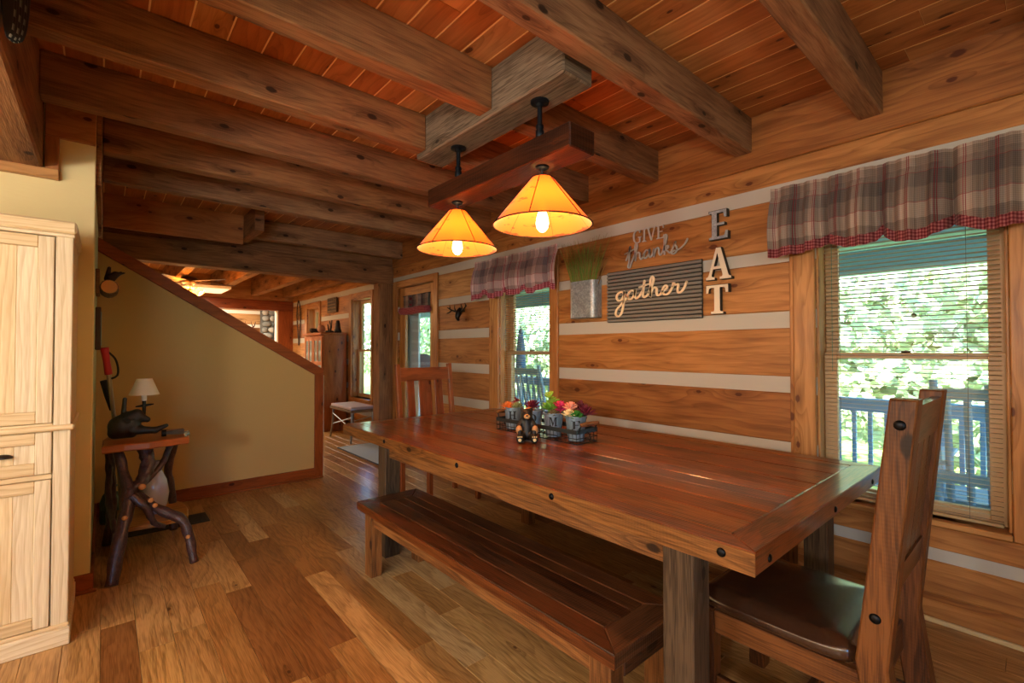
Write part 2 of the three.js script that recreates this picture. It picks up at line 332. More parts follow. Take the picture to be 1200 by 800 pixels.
{ // right-hand log wall
  const w = struct('wall_right', 'pine log wall with pale chinking between the logs', 'wall');
  const open = [ // z0, z1, y0, y1
    { z0: -0.87, z1: -0.118, y0: 0.5, y1: 2.06 }, { z0: -3.695, z1: -2.97, y0: 0.5, y1: 2.06 }, { z0: -5.90, z1: -4.945, y0: 0, y1: 2.16 },
    { z0: -7.47, z1: -6.73, y0: 0.55, y1: 2.12 }, { z0: -9.68, z1: -9.03, y0: 1.3, y1: 2.12 },
  ];
  const courses = [[0, 0.1, 'log'], [0.1, 0.133, 'gap'], [0.133, 0.295, 'log'], [0.295, 0.385, 'chink'], [0.385, 0.68, 'log'], [0.68, 0.772, 'chink'], [0.772, 1.062, 'log'], [1.062, 1.157, 'chink'],
    [1.157, 1.447, 'log'], [1.447, 1.545, 'chink'], [1.545, 1.84, 'log'], [1.84, 1.918, 'chink'], [1.918, 2.22, 'log'], [2.22, 2.31, 'chink'], [2.31, 2.452, 'log'], [2.452, 2.785, 'log']];
  const joints = [SOUTH, 0.6, -6.1, -10.85];
  for (const [y0, y1, kind] of courses) {
    const cuts = new Set(joints);
    for (const o of open) if (o.y0 < y1 && o.y1 > y0) { cuts.add(o.z0); cuts.add(o.z1); }
    const zs = [...cuts].sort((a, b) => a - b);
    for (let i = 0; i + 1 < zs.length; i++) {
      const a = zs[i], b = zs[i + 1], mid = (a + b) / 2;
      if (b - a < 0.005) continue;
      let lo = y0, hi = y1;
      const o = open.find((q) => mid > q.z0 && mid < q.z1 && q.y0 < y1 && q.y1 > y0);
      const spans = o ? [[y0, Math.min(y1, o.y0)], [Math.max(y0, o.y1), y1]].filter(([p, q]) => q - p > 0.004) : [[lo, hi]];
      for (const [p, q] of spans) {
        if (kind === 'chink') part(w, 'chinking', cbox(WX + 0.006, WX + 0.17, p - 0.004, q + 0.004, a, b, 0, 'z'), M.chink);
        else if (kind === 'gap') part(w, 'groove_board', cbox(WX + 0.008, WX + 0.17, p - 0.004, q + 0.004, a, b, 0, 'z'), M.log[3]);
        else part(w, 'log', cbox(WX - (y0 > 2.4 ? 0.004 : 0) + rr(-0.003, 0.003), WX + 0.18, p, q, a, b, 0.006, 'z'), pick(M.log));
      }
    }
  }
  const b = struct('baseboard_right', 'slim cream quarter-round along the foot of the log wall', 'baseboard');
  part(b, 'quarter_round', cbox(WX - 0.018, WX, 0, 0.022, -4.84, SOUTH, 0.006, 'z'), paint('#cdb98c'));
}
{ // girder and post between dining room and living room
  const t = struct('trim_1', 'dark rough girder on a square post at the living room opening', 'beam');
  part(t, 'girder', cbox(-0.04, 3.05, 2.225, 2.47, -6.22, -6.03, 0.008, 'x'), M.beam[1]);
  part(t, 'girder_cap', cbox(-0.04, 3.05, 2.47, CEIL, -6.2, -6.06, 0.004, 'x'), M.beam[1]);
  part(t, 'post', cbox(2.84, 3.045, 0, 2.225, -6.22, -6.03, 0.008, 'y'), M.beam[1]);
}
{ // left wall with its return beside the stairs
  const w = struct('wall_left', 'cream painted wall end with its narrow return', 'wall');
  part(w, 'wall_face', cbox(WEST, -0.045, 0, CEIL, -3.62, -3.46, 0.004, 'x'), M.cream);
  part(w, 'wall_return', cbox(-0.16, -0.045, 0, CEIL, -6.4, -3.6, 0.004, 'x'), paint('#b9c49a'));
  part(w, 'rim_board', cbox(-0.045, -0.02, 2.24, CEIL, -5.74, -3.5, 0.003, 'z'), M.rawEdge);
  const b = struct('baseboard_left', 'reddish brown baseboard round the cream wall end', 'baseboard');
  part(b, 'board', cbox(-0.13, -0.03, 0, 0.1, -3.46, -3.445, 0.003, 'x'), M.trim);
  part(b, 'board', cbox(-0.045, -0.03, 0, 0.1, -4.98, -3.46, 0.003, 'z'), M.trim);
  part(b, 'shoe_moulding', cbox(-0.13, -0.018, 0, 0.018, -3.445, -3.43, 0.005, 'x'), woodMat(T.red, { color: '#f0cba0', rough: 0.5 }));
  const t = struct('trim_2', 'pine boards framing the end of the rough beam', 'trim');
  part(t, 'head_board', cbox(-0.9, -0.19, 2.215, 2.265, -3.46, -3.42, 0.003, 'x'), M.casing[0]);
  part(t, 'side_board', cbox(-0.245, -0.19, 2.266, 2.44, -3.46, -3.425, 0.003, 'y'), M.plank[1]);
  part(t, 'top_board', cbox(-0.245, -0.045, 2.441, 2.62, -3.46, -3.425, 0.003, 'x'), M.plank[1]);
  const bm = struct('trim_3', 'big rough-sawn beam running over the pantry', 'beam');
  part(bm, 'beam', cbox(-0.52, -0.25, 2.262, CEIL, -3.46, SOUTH, 0.01, 'z'), M.beam[2]);
}
{ // half wall beside the stairs with sloping cap
  const w = struct('wall_stair', 'yellow half wall with sloping pine cap beside the stairs', 'wall');
  const z = -4.97, th = 0.12;
  const g = cut([[-0.045, 0], [1.64, 0], [1.64, 1.06], [-0.045, 2.11]], th, 0, 'x'); g.translate(0, 0, z - th);
  part(w, 'painted_face', g, M.yellow);
  const cap = cut([[-0.045, 2.10], [1.655, 1.045], [1.72, 1.075], [1.72, 1.11], [-0.045, 2.21]], th + 0.05, 0.004, 'x'); cap.translate(0, 0, z - th - 0.025);
  part(w, 'sloping_cap', cap, M.trim);
  part(w, 'end_post', cbox(1.635, 1.72, 0, 1.075, z - th - 0.02, z + 0.02, 0.004, 'y'), M.trim);
  part(w, 'end_strip', cbox(1.72, 1.735, 0, 1.05, z - th, z - 0.005, 0.003, 'y'), M.white);
  const b = struct('baseboard_stair', 'reddish baseboard along the yellow half wall', 'baseboard');
  part(b, 'board', cbox(-0.03, 1.72, 0, 0.105, z, z + 0.018, 0.003, 'x'), M.trim);
  part(b, 'shoe_moulding', cbox(-0.03, 1.72, 0, 0.02, z + 0.018, z + 0.034, 0.006, 'x'), woodMat(T.red, { color: '#f0cba0', rough: 0.5 }));
}
{ // outer walls that close the house (mostly outside the frame)
  const w = struct('wall_west', 'cream outer wall of the kitchen side', 'wall');
  part(w, 'wall_face', cbox(WEST - 0.15, WEST, -0.2, CEIL + 0.1, NORTH, SOUTH + 0.15, 0, 'z'), M.cream);
  const s = struct('wall_back', 'unseen cream wall behind the camera with one opening that lets in daylight', 'wall');
  for (const [a, b, c, d] of [[WEST, -2.0, 0, CEIL], [-0.9, WX + 0.15, 0, CEIL], [-2.0, -0.9, 0, 0.9], [-2.0, -0.9, 2.1, CEIL]]) part(s, 'wall_face', cbox(a, b, c, d, SOUTH, SOUTH + 0.15, 0, 'x'), M.cream);  // out of view; the opening is placed to let daylight in from behind
  const n = struct('wall_far', 'bright log wall at the far end of the great room', 'wall');
  const ys = [0, 0.38, 0.77, 1.15, 1.54, 1.92, 2.3, CEIL];
  for (let i = 0; i + 1 < ys.length; i++) { part(n, 'log', cbox(WEST, 3.95, ys[i] + 0.09, ys[i + 1], NORTH - 0.15, NORTH, 0.006, 'x'), pick(M.log)); part(n, 'chinking', cbox(WEST, 3.95, ys[i] - 0.003, ys[i] + 0.094, NORTH - 0.15, NORTH - 0.012, 0, 'x'), M.white); }
  const e = struct('wall_great_room', 'log outer wall on the right of the great room', 'wall');
  part(e, 'wall_face', cbox(3.95, 4.1, -0.2, CEIL + 0.2, NORTH - 0.15, -10.7, 0, 'z'), M.log[0]); part(e, 'wall_face', cbox(WX, 3.95, -0.2, CEIL + 0.2, -10.85, -10.7, 0, 'x'), M.log[1]);
  const gf = struct('floor_great_room', 'oak floor of the great room bay', 'floor'); part(gf, 'floor_face', cbox(WX + 0.15, 3.95, -0.2, 0, NORTH, -10.85, 0, 'z'), M.oak[1]);
  const gc = struct('ceiling_great_room', 'pine ceiling of the great room bay', 'ceiling'); part(gc, 'ceiling_face', cbox(WX + 0.15, 3.95, CEIL, CEIL + 0.2, NORTH, -10.85, 0, 'z'), M.plank[0]);
  // partition between living room and great room: beam on posts
  const p = struct('trim_4', 'pine header and posts between living room and great room', 'beam');
  part(p, 'header', cbox(WEST, WX, 2.13, 2.33, -10.85, -10.65, 0.006, 'x'), M.red[1]);
  part(p, 'header_face', cbox(WEST, WX, 2.33, CEIL, -10.82, -10.68, 0.006, 'x'), M.plank[0]);
  part(p, 'post', cbox(2.76, 3.05, 0, 2.13, -10.85, -10.65, 0.006, 'y'), M.red[0]);
  part(p, 'post_edge', cbox(2.735, 2.76, 0, 2.13, -10.85, -10.67, 0.003, 'y'), M.white);
  // living room joists run away from the girder
  const c = struct('trim_5', 'pine joists over the living room', 'beam');
  for (const x of [-1.4, -0.65, 0.1, 0.85, 1.6, 2.3, 2.9]) part(c, 'joist', cbox(x - 0.06, x + 0.06, 2.4, CEIL, -10.65, -6.2, 0.005, 'z'), pick(M.beam));
}

// ------------------------------------------------------------------ dining table and bench
// a mitred frame of four boards round planks that run along z
function frameTop(t, o, { x0, x1, z0, z1, y0, y1, side, end, planks, mats, edgeMat, frameMat }) {
  const mit = (pts, axis) => { const g = cut(pts.map(([x, z]) => [x - o[0], -(z - o[2])]), y1 - y0, 0.004, axis); g.rotateX(-Math.PI / 2); g.translate(0, y0 - o[1], 0); return g; };
  const e = 0.0008;
  part(t, 'frame_board', mit([[x0, z0 + e], [x0, z1 - e], [x0 + side, z1 - end - e], [x0 + side, z0 + end + e]], 'y'), frameMat());
  part(t, 'frame_board', mit([[x1, z0 + e], [x1 - side, z0 + end + e], [x1 - side, z1 - end - e], [x1, z1 - e]], 'y'), frameMat());
  part(t, 'frame_board', mit([[x0 + e, z1], [x1 - e, z1], [x1 - side - e, z1 - end], [x0 + side + e, z1 - end]], 'x'), frameMat());
  part(t, 'frame_board', mit([[x0 + e, z0], [x0 + side + e, z0 + end], [x1 - side - e, z0 + end], [x1 - e, z0]], 'x'), frameMat());
  let x = x0 + side; const n = planks, wsum = x1 - x0 - 2 * side, ws = Array.from({ length: n }, () => rr(0.8, 1.25)), s = ws.reduce((a, b) => a + b);
  for (const w of ws) { const d = w / s * wsum; part(t, 'plank', cbox(x + e - o[0], x + d - e - o[0], y0 - o[1], y1 - o[1] + rr(-0.0022, 0.0004), z0 + end + e - o[2], z1 - end - e - o[2], 0.0035, 'z'), pick(mats)); x += d; }
  // worn paler edges
  part(t, 'edge_strip', cbox(x0 - 0.004 - o[0], x0 + 0.001 - o[0], y0 - o[1], y1 - 0.004 - o[1], z0 - o[2], z1 - o[2], 0.002, 'z'), edgeMat);
}
const boltGeo = (() => { const g = new THREE.SphereGeometry(0.0135, 14, 8, 0, Math.PI * 2, 0, Math.PI / 2); g.scale(1, 0.55, 1); return g; })();
function bolt(parent, x, y, z, face, s = 1) {
  const m = part(parent, 'bolt', boltGeo, M.bolt, 'black domed iron bolt head'); m.position.set(x, y, z); m.scale.setScalar(s);
  if (face === '-x') m.rotation.z = Math.PI / 2; else if (face === '+x') m.rotation.z = -Math.PI / 2; else if (face === '+z') m.rotation.x = Math.PI / 2; else m.rotation.x = -Math.PI / 2;
}
{
  const o = [2.05, 0, -1.97], t = thing('dining_table', 'long rustic trestle-free dining table with reddish plank top and black bolts', 'table', o);
  t.userData.label = 'long rustic wooden dining table with glossy reddish plank top';
  const x0 = 1.335, x1 = 2.765, z0 = -3.42, z1 = -0.53;
  frameTop(t, o, { x0, x1, z0, z1, y0: 0.703, y1: 0.77, side: 0.085, end: 0.10, planks: 10, mats: M.table, edgeMat: M.tableEdge, frameMat: () => pick(M.table) });
  const B = (name, m, a, b, c, d, e, f, ax, bev = 0.004) => part(t, name, cbox(a - o[0], b - o[0], c, d, e - o[2], f - o[2], bev, ax), m);
  B('apron', M.rustic[0], 1.375, 1.405, 0.628, 0.703, -2.77, -0.82, 'z'); B('apron', M.rustic[1], 2.68, 2.71, 0.628, 0.703, -2.77, -0.82, 'z');
  B('apron', M.rustic[2], 1.46, 2.64, 0.628, 0.703, -0.79, -0.76, 'x'); B('apron', M.rustic[2], 1.46, 2.64, 0.628, 0.703, -2.83, -2.8, 'x');
  for (const z of [-0.82, -2.87]) { B('leg', M.tableLeg, 1.348, 1.452, 0, 0.703, z, z + 0.104, 'y', 0.005); B('leg', M.tableLeg, 2.64, 2.745, 0, 0.703, z, z + 0.104, 'y', 0.005); }
  for (const z of [-2.75, -1.948, -1.293, -0.622]) bolt(t, 1.331 - o[0], 0.742, z - o[2], '-x');
  for (const x of [1.431, 2.05, 2.6]) bolt(t, x - o[0], 0.727, z1 - o[2], '+z', 0.9);
}
{
  const o = [1.36, 0, -1.8], t = thing('bench', 'low dark brown plank bench tucked along the dining table', 'bench', o);
  const x0 = 1.158, x1 = 1.56, z0 = -2.745, z1 = -0.862;
  frameTop(t, o, { x0, x1, z0, z1, y0: 0.362, y1: 0.407, side: 0.09, end: 0.11, planks: 3, mats: M.bench, edgeMat: M.benchEdge, frameMat: () => pick(M.bench) });
  const B = (name, m, a, b, c, d, e, f, ax, bev = 0.003) => part(t, name, cbox(a - o[0], b - o[0], c, d, e - o[2], f - o[2], bev, ax), m);
  B('apron', M.rustic[0], 1.185, 1.208, 0.292, 0.362, -2.6, -0.98, 'z'); B('apron', M.rustic[1], 1.51, 1.533, 0.292, 0.362, -2.6, -0.98, 'z');
  B('apron', M.bench[0], 1.24, 1.48, 0.292, 0.362, -0.91, -0.888, 'x'); B('apron', M.bench[0], 1.24, 1.48, 0.292, 0.362, -2.69, -2.668, 'x');
  for (const z of [-0.975, -2.665]) { B('leg', M.rustic[0], 1.172, 1.24, 0, 0.362, z, z + 0.085, 'y'); B('leg', M.rustic[1], 1.478, 1.546, 0, 0.362, z, z + 0.085, 'y'); }
  t.userData.label = 'low dark brown plank bench on the open floor side of the dining table';
  const w = t.clone(); w.name = numbered('bench'); w.position.x = 2.6; w.userData = { label: 'low dark brown plank bench on the wall side of the dining table', category: 'bench' }; scene.add(w);
}

// ------------------------------------------------------------------ lamps
function unseenCeilingPanel(name, label, x, y, z, w, d, watt, color) {
  const t = thing(name, label, 'lamp', [x, y, z]);
  part(t, 'housing', cbox(-w / 2 - 0.03, w / 2 + 0.03, 0, 0.05, -d / 2 - 0.03, d / 2 + 0.03, 0.008, 'x'), std('#e8e4da', 0.4));
  const g = new THREE.PlaneGeometry(w, d); g.rotateX(Math.PI / 2); g.translate(0, -0.001, 0);
  part(t, 'diffuser', g, new THREE.MeshStandardMaterial({ color: 0xffffff, emissive: new THREE.Color(color), emissiveIntensity: 1.2 }));
  const l = new THREE.RectAreaLight(new THREE.Color(color), watt, w, d); l.position.set(0, -0.012, 0); l.rotation.x = -Math.PI / 2; t.add(l);
}
function unseenGlobeLamp(label, x, y, z, cd, color) {
  const t = thing('unseen_globe_pendant', label, 'lamp', [x, y, z]), c = new THREE.Color(color);
  part(t, 'cord', rod([0, 0.14, 0], [0, CEIL - y - 0.03, 0], 0.005), M.iron); part(t, 'canopy', tr(lathe([[0.006, 0], [0.05, 0.012], [0.06, 0.03], [0, 0.03]], 20), 0, CEIL - y - 0.03, 0), M.iron);
  part(t, 'fitter', lathe([[0.03, 0.12], [0.05, 0.13], [0.05, 0.15], [0.02, 0.165], [0.005, 0.17]], 20), M.iron);
  const g = part(t, 'globe', new THREE.SphereGeometry(0.14, 28, 20), new THREE.MeshStandardMaterial({ color: 0xffffff, emissive: c, emissiveIntensity: 1.5, roughness: 0.4 }), 'glowing opal glass globe'); g.castShadow = false;
  const l = new THREE.PointLight(c, cd); l.castShadow = true; l.shadow.radius = 7; t.add(l);
}
unseenGlobeLamp('unseen globe pendant nearest the pantry lighting the room from the left', -1.9, 1.6, -2.1, UNSEEN_LEFT_LAMP * 0.55, '#fff6ec');  // three globes out of view, placed to light the room from the left
unseenGlobeLamp('unseen middle globe pendant lighting the room from the left', -1.9, 1.6, -0.9, UNSEEN_LEFT_LAMP * 0.95, '#fff6ec');
unseenGlobeLamp('unseen globe pendant nearest the back wall lighting the room from the left', -1.7, 1.6, 0.4, UNSEEN_LEFT_LAMP * 1.7, '#fff6ec');
unseenCeilingPanel('unseen_living_lamp', 'unseen flat ceiling lamp lighting the living room', 1.2, 2.34, -9.6, 0.8, 0.8, UNSEEN_LIVING_LAMP, '#ffdcb0');  // unseen behind the girder, placed to brighten the living room
unseenCeilingPanel('unseen_great_room_lamp', 'unseen flat ceiling lamp lighting the great room', 1.6, 2.7, -12.8, 1.4, 1.4, UNSEEN_GREAT_LAMP, '#fff1dc');  // unseen behind the header, placed to light the far log wall

// mica: mottled amber
const mn = [pnoise(301, 10, 8), pnoise(302, 40, 30), pnoise(303, 90, 60)];
const micaMap = tex(512, 256, (u, v) => { const q = mn[0](u * 10, v * 8) * 0.5 + mn[1](u * 40, v * 30) * 0.35 + mn[2](u * 90, v * 60) * 0.15, d = sstep(0.6, 0.75, q); return [mix(250, 165, d), mix(122, 60, d), mix(30, 12, d)]; });
M.mica = new THREE.MeshPhysicalMaterial({ map: micaMap, roughness: 0.9, transmission: 0.5, thickness: 0, side: THREE.DoubleSide });
{
  const x = 1.587, t = thing('pendant_lamp_fixture', 'rough wooden bar on black pipes holding two amber mica pendant shades', 'lamp', [x, 2.2, -1.94]);
  part(t, 'wooden_bar', cbox(-0.08, 0.09, 0, 0.11, -0.59, 0.59, 0.006, 'z'), M.barnDark);
  for (const z of [-1.617, -2.312]) {
    const dz = z + 1.94, p = part(t, 'pipe', limb([[0, 0.1, dz], [0, 0.2, dz], [0, 0.325, dz]], [0.0125, 0.0125], 4, 12), M.iron);
    part(p, 'coupling', tr(lathe([[0.012, 0], [0.021, 0.006], [0.021, 0.034], [0.016, 0.04], [0.019, 0.05], [0.019, 0.062], [0.012, 0.068]]), 0, 0.145, dz), M.iron);
    part(p, 'flange', tr(lathe([[0.012, 0], [0.021, 0.004], [0.022, 0.015], [0.045, 0.018], [0.045, 0.027], [0, 0.027]]), 0, 0.298, dz), M.iron);
  }
  for (const [i, z] of [-1.6, -2.32].entries()) {
    const dz = z + 1.94, rt = 0.05, rb = 0.238, yt = -0.055, yb = -0.285;
    const c = part(t, 'cord', tr(lathe([[0.004, yt - 0.02], [0.007, yt - 0.02], [0.007, -0.02], [0.03, -0.012], [0.034, 0], [0, 0]]), 0, 0, dz), M.iron);
    const sh = part(t, 'shade', tr(new THREE.CylinderGeometry(rt, rb, yt - yb, 48, 6, true), 0, (yt + yb) / 2, dz), M.mica, 'cone of mottled amber mica');
    const wires = [];
    for (let k = 0; k < 6; k++) { const a = k / 6 * Math.PI * 2 + 0.5 + i * 0.2; wires.push(rod([Math.cos(a) * (rt + 0.002), yt, Math.sin(a) * (rt + 0.002)], [Math.cos(a) * (rb + 0.002), yb, Math.sin(a) * (rb + 0.002)], 0.0022, 6)); }
    const ring = (r, y, w) => { const g = new THREE.TorusGeometry(r, w, 6, 64); g.rotateX(Math.PI / 2); return g.translate(0, y, 0); };
    part(sh, 'wire_frame', tr(merge([...wires, ring(rt + 0.001, yt, 0.003), ring(rb + 0.001, yb, 0.0032), ring(mix(rt, rb, 0.999), yb + 0.001, 0.003)]), 0, 0, dz), std('#2a1608', 0.6, 0.3));
    part(c, 'socket', tr(lathe([[0, -0.17], [0.016, -0.17], [0.018, -0.12], [0.012, -0.07], [0.006, -0.06]]), 0, 0, dz), M.brass);
    const b = part(t, 'bulb', tr(lathe([[0.001, -0.318], [0.014, -0.314], [0.027, -0.298], [0.032, -0.275], [0.028, -0.245], [0.016, -0.205], [0.014, -0.17]]), 0, 0, dz), new THREE.MeshStandardMaterial({ color: 0xffffff, emissive: new THREE.Color('#ffd890'), emissiveIntensity: 7 }), 'glowing warm bulb');
    b.castShadow = false;
    const l = new THREE.PointLight(new THREE.Color('#ffc07a'), PENDANT, 0, 2); l.position.set(0, -0.262, dz); l.castShadow = true; l.shadow.radius = 1.4; t.add(l);
  }
}

// ------------------------------------------------------------------ windows, door, blinds
const sashMat = paint('#b5936a', 0.5);
function windowUnit(n, label, z0, z1, y0, y1, cl, cr, { apron = 0.11, top = 0.1, rail = (y0 + y1) / 2, outer = true } = {}) {
  const w = struct('window_' + n, label, 'window');
  const C = (name, m, a, b, c, d, e, f, ax, bev = 0.004) => part(w, name, cbox(a, b, c, d, e, f, bev, ax), m);
  const xf = WX - 0.022;
  C('casing_board', M.casing[0], xf, WX + 0.004, y0 - 0.03, y1 + top, z0 - cl, z0 - 0.002, 'y'); C('casing_board', M.casing[1], xf, WX + 0.004, y0 - 0.03, y1 + top, z1 + 0.002, z1 + cr, 'y');
  C('casing_board', M.casing[1], xf, WX + 0.004, y1 + 0.002, y1 + top, z0 - 0.001, z1 + 0.001, 'z');
  if (outer) C('casing_edge', M.casing[1], WX - 0.012, WX + 0.004, y0 - 0.03, y1 + top, z0 - cl - 0.022, z0 - cl - 0.001, 'y', 0.003);
  C('sill', M.casing[0], xf - 0.012, WX + 0.06, y0 - 0.028, y0, z0 - 0.001, z1 + 0.001, 'z'); C('apron', M.casing[1], xf, WX + 0.003, y0 - 0.028 - apron, y0 - 0.031, z0 - cl, z1 + cr, 'z');
  const xo = WX + 0.2;
  C('jamb', M.casing[0], WX + 0.004, xo, y0, y1, z0, z0 + 0.012, 'y'); C('jamb', M.casing[0], WX + 0.004, xo, y0, y1, z1 - 0.012, z1, 'y'); C('jamb', M.casing[0], WX + 0.004, xo, y1 - 0.012, y1, z0 + 0.012, z1 - 0.012, 'z'); C('jamb', M.casing[0], WX + 0.061, xo, y0 - 0.012, y0, z0, z1, 'z');
  const sw = 0.062, a = z0 + 0.013, b = z1 - 0.013;
  for (const [name, p, q, x] of [['upper_sash', rail - 0.016, y1 - 0.013, WX + 0.125], ['lower_sash', y0 + 0.001, rail + 0.016, WX + 0.09]]) {
    const s = part(w, name, merge([cbox(x, x + 0.034, p, q, a, a + sw, 0.003, 'y'), cbox(x, x + 0.034, p, q, b - sw, b, 0.003, 'y'), cbox(x, x + 0.034, p, p + (name === 'lower_sash' ? 0.06 : 0.032), a + sw, b - sw, 0.003, 'z'), cbox(x, x + 0.034, q - (name === 'lower_sash' ? 0.032 : 0.05), q, a + sw, b - sw, 0.003, 'z')]), sashMat);
    part(s, 'pane', cbox(x + 0.015, x + 0.019, p + 0.02, q - 0.02, a + sw - 0.008, b - sw + 0.008, 0, 'z'), M.glass);
    if (name === 'lower_sash') part(s, 'sash_lock', tr(lathe([[0, 0], [0.02, 0], [0.02, 0.006], [0.008, 0.012], [0, 0.014]], 12), x + 0.017, q, (a + b) / 2), M.black);
  }
  return w;
}
windowUnit(1, 'tall double-hung window in pine casing behind the near chair', -0.87, -0.118, 0.5, 2.06, 0.112, 0.16, { rail: 1.285 });
windowUnit(2, 'narrow double-hung window in pine casing behind the flower pots', -3.695, -2.97, 0.5, 2.06, 0.14, 0.105, { rail: 1.285 });
windowUnit(3, 'tall double-hung window beside the red hutch', -7.47, -6.73, 0.55, 2.12, 0.1, 0.06, { rail: 1.3 });
windowUnit(4, 'small high window above the red hutch', -9.68, -9.03, 1.3, 2.12, 0.14, 0.09, { rail: 1.7 });

const slatGeo = (len) => { const g = new THREE.PlaneGeometry(0.025, len, 3, 1), p = g.attributes.position; for (let i = 0; i < p.count; i++) p.setZ(i, 0.0022 * (1 - (p.getX(i) / 0.0125) ** 2)); g.rotateX(-Math.PI / 2); g.computeVertexNormals(); return g; };
const blindMat = phys('#a9936c', 0.4, { side: THREE.DoubleSide });
function blind(label, z0, z1, y0, y1) {
  const len = z1 - z0 - 0.03, zc = (z0 + z1) / 2, x = WX + 0.045, t = thing('venetian_blind', label, 'blind', [x, y1, zc], 0);
  part(t, 'head_rail', cbox(-0.018, 0.018, -0.036, -0.013, -len / 2, len / 2, 0.003, 'z'), blindMat);
  const g = slatGeo(len);
  let k = 0;
  for (let y = -0.05; y > y0 - y1 + 0.03; y -= 0.0222, k++) { const m = part(t, 'slat', g, blindMat); m.position.y = y; m.rotation.z = -0.16 + Math.sin(k * 1.7) * 0.025; }
  part(t, 'bottom_rail', cbox(-0.013, 0.013, y0 - y1 + 0.008, y0 - y1 + 0.022, -len / 2, len / 2, 0.003, 'z'), blindMat);
  for (const z of [-len * 0.39, len * 0.34]) part(t, 'ladder_cord', rod([-0.013, -0.04, z], [-0.013, y0 - y1 + 0.02, z], 0.0011, 5), std('#6d6350', 0.8));
  part(t, 'lift_cord', rod([-0.021, -0.04, -len * 0.44], [-0.021, -0.85, -len * 0.44], 0.0016, 5), std('#4d7a6a', 0.8));
}
blind('tan slatted blind in the tall window behind the near chair', -0.857, -0.131, 0.5, 2.048);
blind('tan slatted blind in the narrow window behind the flower pots', -3.682, -2.983, 0.5, 2.048);

{ // glazed pine door
  const d = struct('door_1', 'pine framed glass door beside the living room post', 'door');
  const D = (p, name, m, a, b, c, e, f, g, ax, bev = 0.004) => part(p, name, cbox(a, b, c, e, f, g, bev, ax), m);
  D(d, 'casing_board', M.casing[0], WX - 0.022, WX + 0.004, 0, 2.25, -6.01, -5.902, 'y'); D(d, 'casing_board', M.casing[1], WX - 0.022, WX + 0.004, 0, 2.25, -4.943, -4.858, 'y'); D(d, 'casing_board', M.casing[1], WX - 0.022, WX + 0.004, 2.162, 2.25, -5.9, -4.945, 'z');
  const pine = woodMat(T.pine, { color: '#fff0d0', rough: 0.45, coat: 0.2 });
  D(d, 'stile', pine, WX + 0.02, WX + 0.062, 0.005, 2.15, -5.884, -5.73, 'y'); D(d, 'stile', pine, WX + 0.02, WX + 0.062, 0.005, 2.15, -5.085, -4.955, 'y');
  D(d, 'rail', pine, WX + 0.02, WX + 0.062, 2.04, 2.15, -5.73, -5.085, 'z'); D(d, 'rail', pine, WX + 0.02, WX + 0.062, 0.005, 0.26, -5.73, -5.085, 'z');
  D(d, 'pane', M.glass, WX + 0.038, WX + 0.044, 0.25, 2.05, -5.74, -5.075, 'z', 0);
  for (const y of [0.3, 1.15, 1.95]) D(d, 'hinge', M.brass, WX - 0.001, WX + 0.022, y - 0.05, y + 0.05, -5.9, -5.882, 'y', 0.003);
  const k = part(d, 'knob', tr(lathe([[0, 0], [0.026, 0], [0.026, 0.006], [0.01, 0.012], [0.01, 0.035], [0.026, 0.045], [0.03, 0.06], [0.02, 0.073], [0, 0.076]]).rotateZ(Math.PI / 2), WX + 0.02, 1.02, -5.02), M.black);
  const teal = paint('#a6ccd8', 0.5);
  D(d, 'storm_frame', teal, WX + 0.15, WX + 0.18, 0.01, 2.14, -5.89, -5.6, 'y'); D(d, 'storm_frame', teal, WX + 0.15, WX + 0.18, 0.01, 2.14, -5.07, -4.95, 'y'); D(d, 'storm_frame', teal, WX + 0.15, WX + 0.18, 1.84, 2.14, -5.6, -5.07, 'z');
  D(d, 'threshold', M.trim, WX - 0.02, WX + 0.2, -0.001, 0.012, -5.9, -4.945, 'z');
}

// ------------------------------------------------------------------ plaid valances
const plaidMap = tex(512, 512, (u, v) => {
  const band = (t) => { const q = (t * 4) % 4; return q < 1 ? 0 : q < 2 ? 1 : q < 3 ? 2 : 1; };
  const C = [[203, 192, 178], [139, 129, 119], [94, 90, 90]], a = C[band(u)], b = C[band((v * 1.0) % 1)];
  const weave = ((Math.floor(u * 128) + Math.floor(v * 128)) % 2) ? 0.62 : 0.38;
  let c = a.map((x, i) => mix(x, b[i], weave));
  const line = (t, p, w) => Math.abs(((t - p + 0.5) % 1 + 1) % 1 - 0.5) < w;
  for (const p of [0.10, 0.14, 0.62, 0.66]) if (line(u, p, 0.008)) c = c.map((x, i) => mix(x, [138, 40, 52][i], 0.8));
  for (const p of [0.0, 0.5]) if (line(v, p, 0.006)) c = c.map((x, i) => mix(x, [150, 60, 66][i], 0.5));
  const grid = (Math.floor(u * 64) % 2 ? 8 : -8) + (Math.floor(v * 64) % 2 ? 6 : -6);
  return c.map((x) => x + grid);
});
const ginghamMap = tex(128, 128, (u, v) => { const a = Math.floor(u * 8) % 2, b = Math.floor(v * 8) % 2, k = (a + b) / 2; return [mix(205, 120, k), mix(150, 26, k), mix(150, 40, k)]; });
ginghamMap.repeat.set(4.5, 4.5);
const cloth = (m, c = '#ffffff') => new THREE.MeshPhysicalMaterial({ map: m, color: new THREE.Color(c), roughness: 0.95, side: THREE.DoubleSide, sheen: 0.2, sheenColor: new THREE.Color('#ffffff'), sheenRoughness: 0.6 });
M.plaid = cloth(plaidMap, '#cfc4c0'); M.gingham = cloth(ginghamMap, '#c8a8a8');
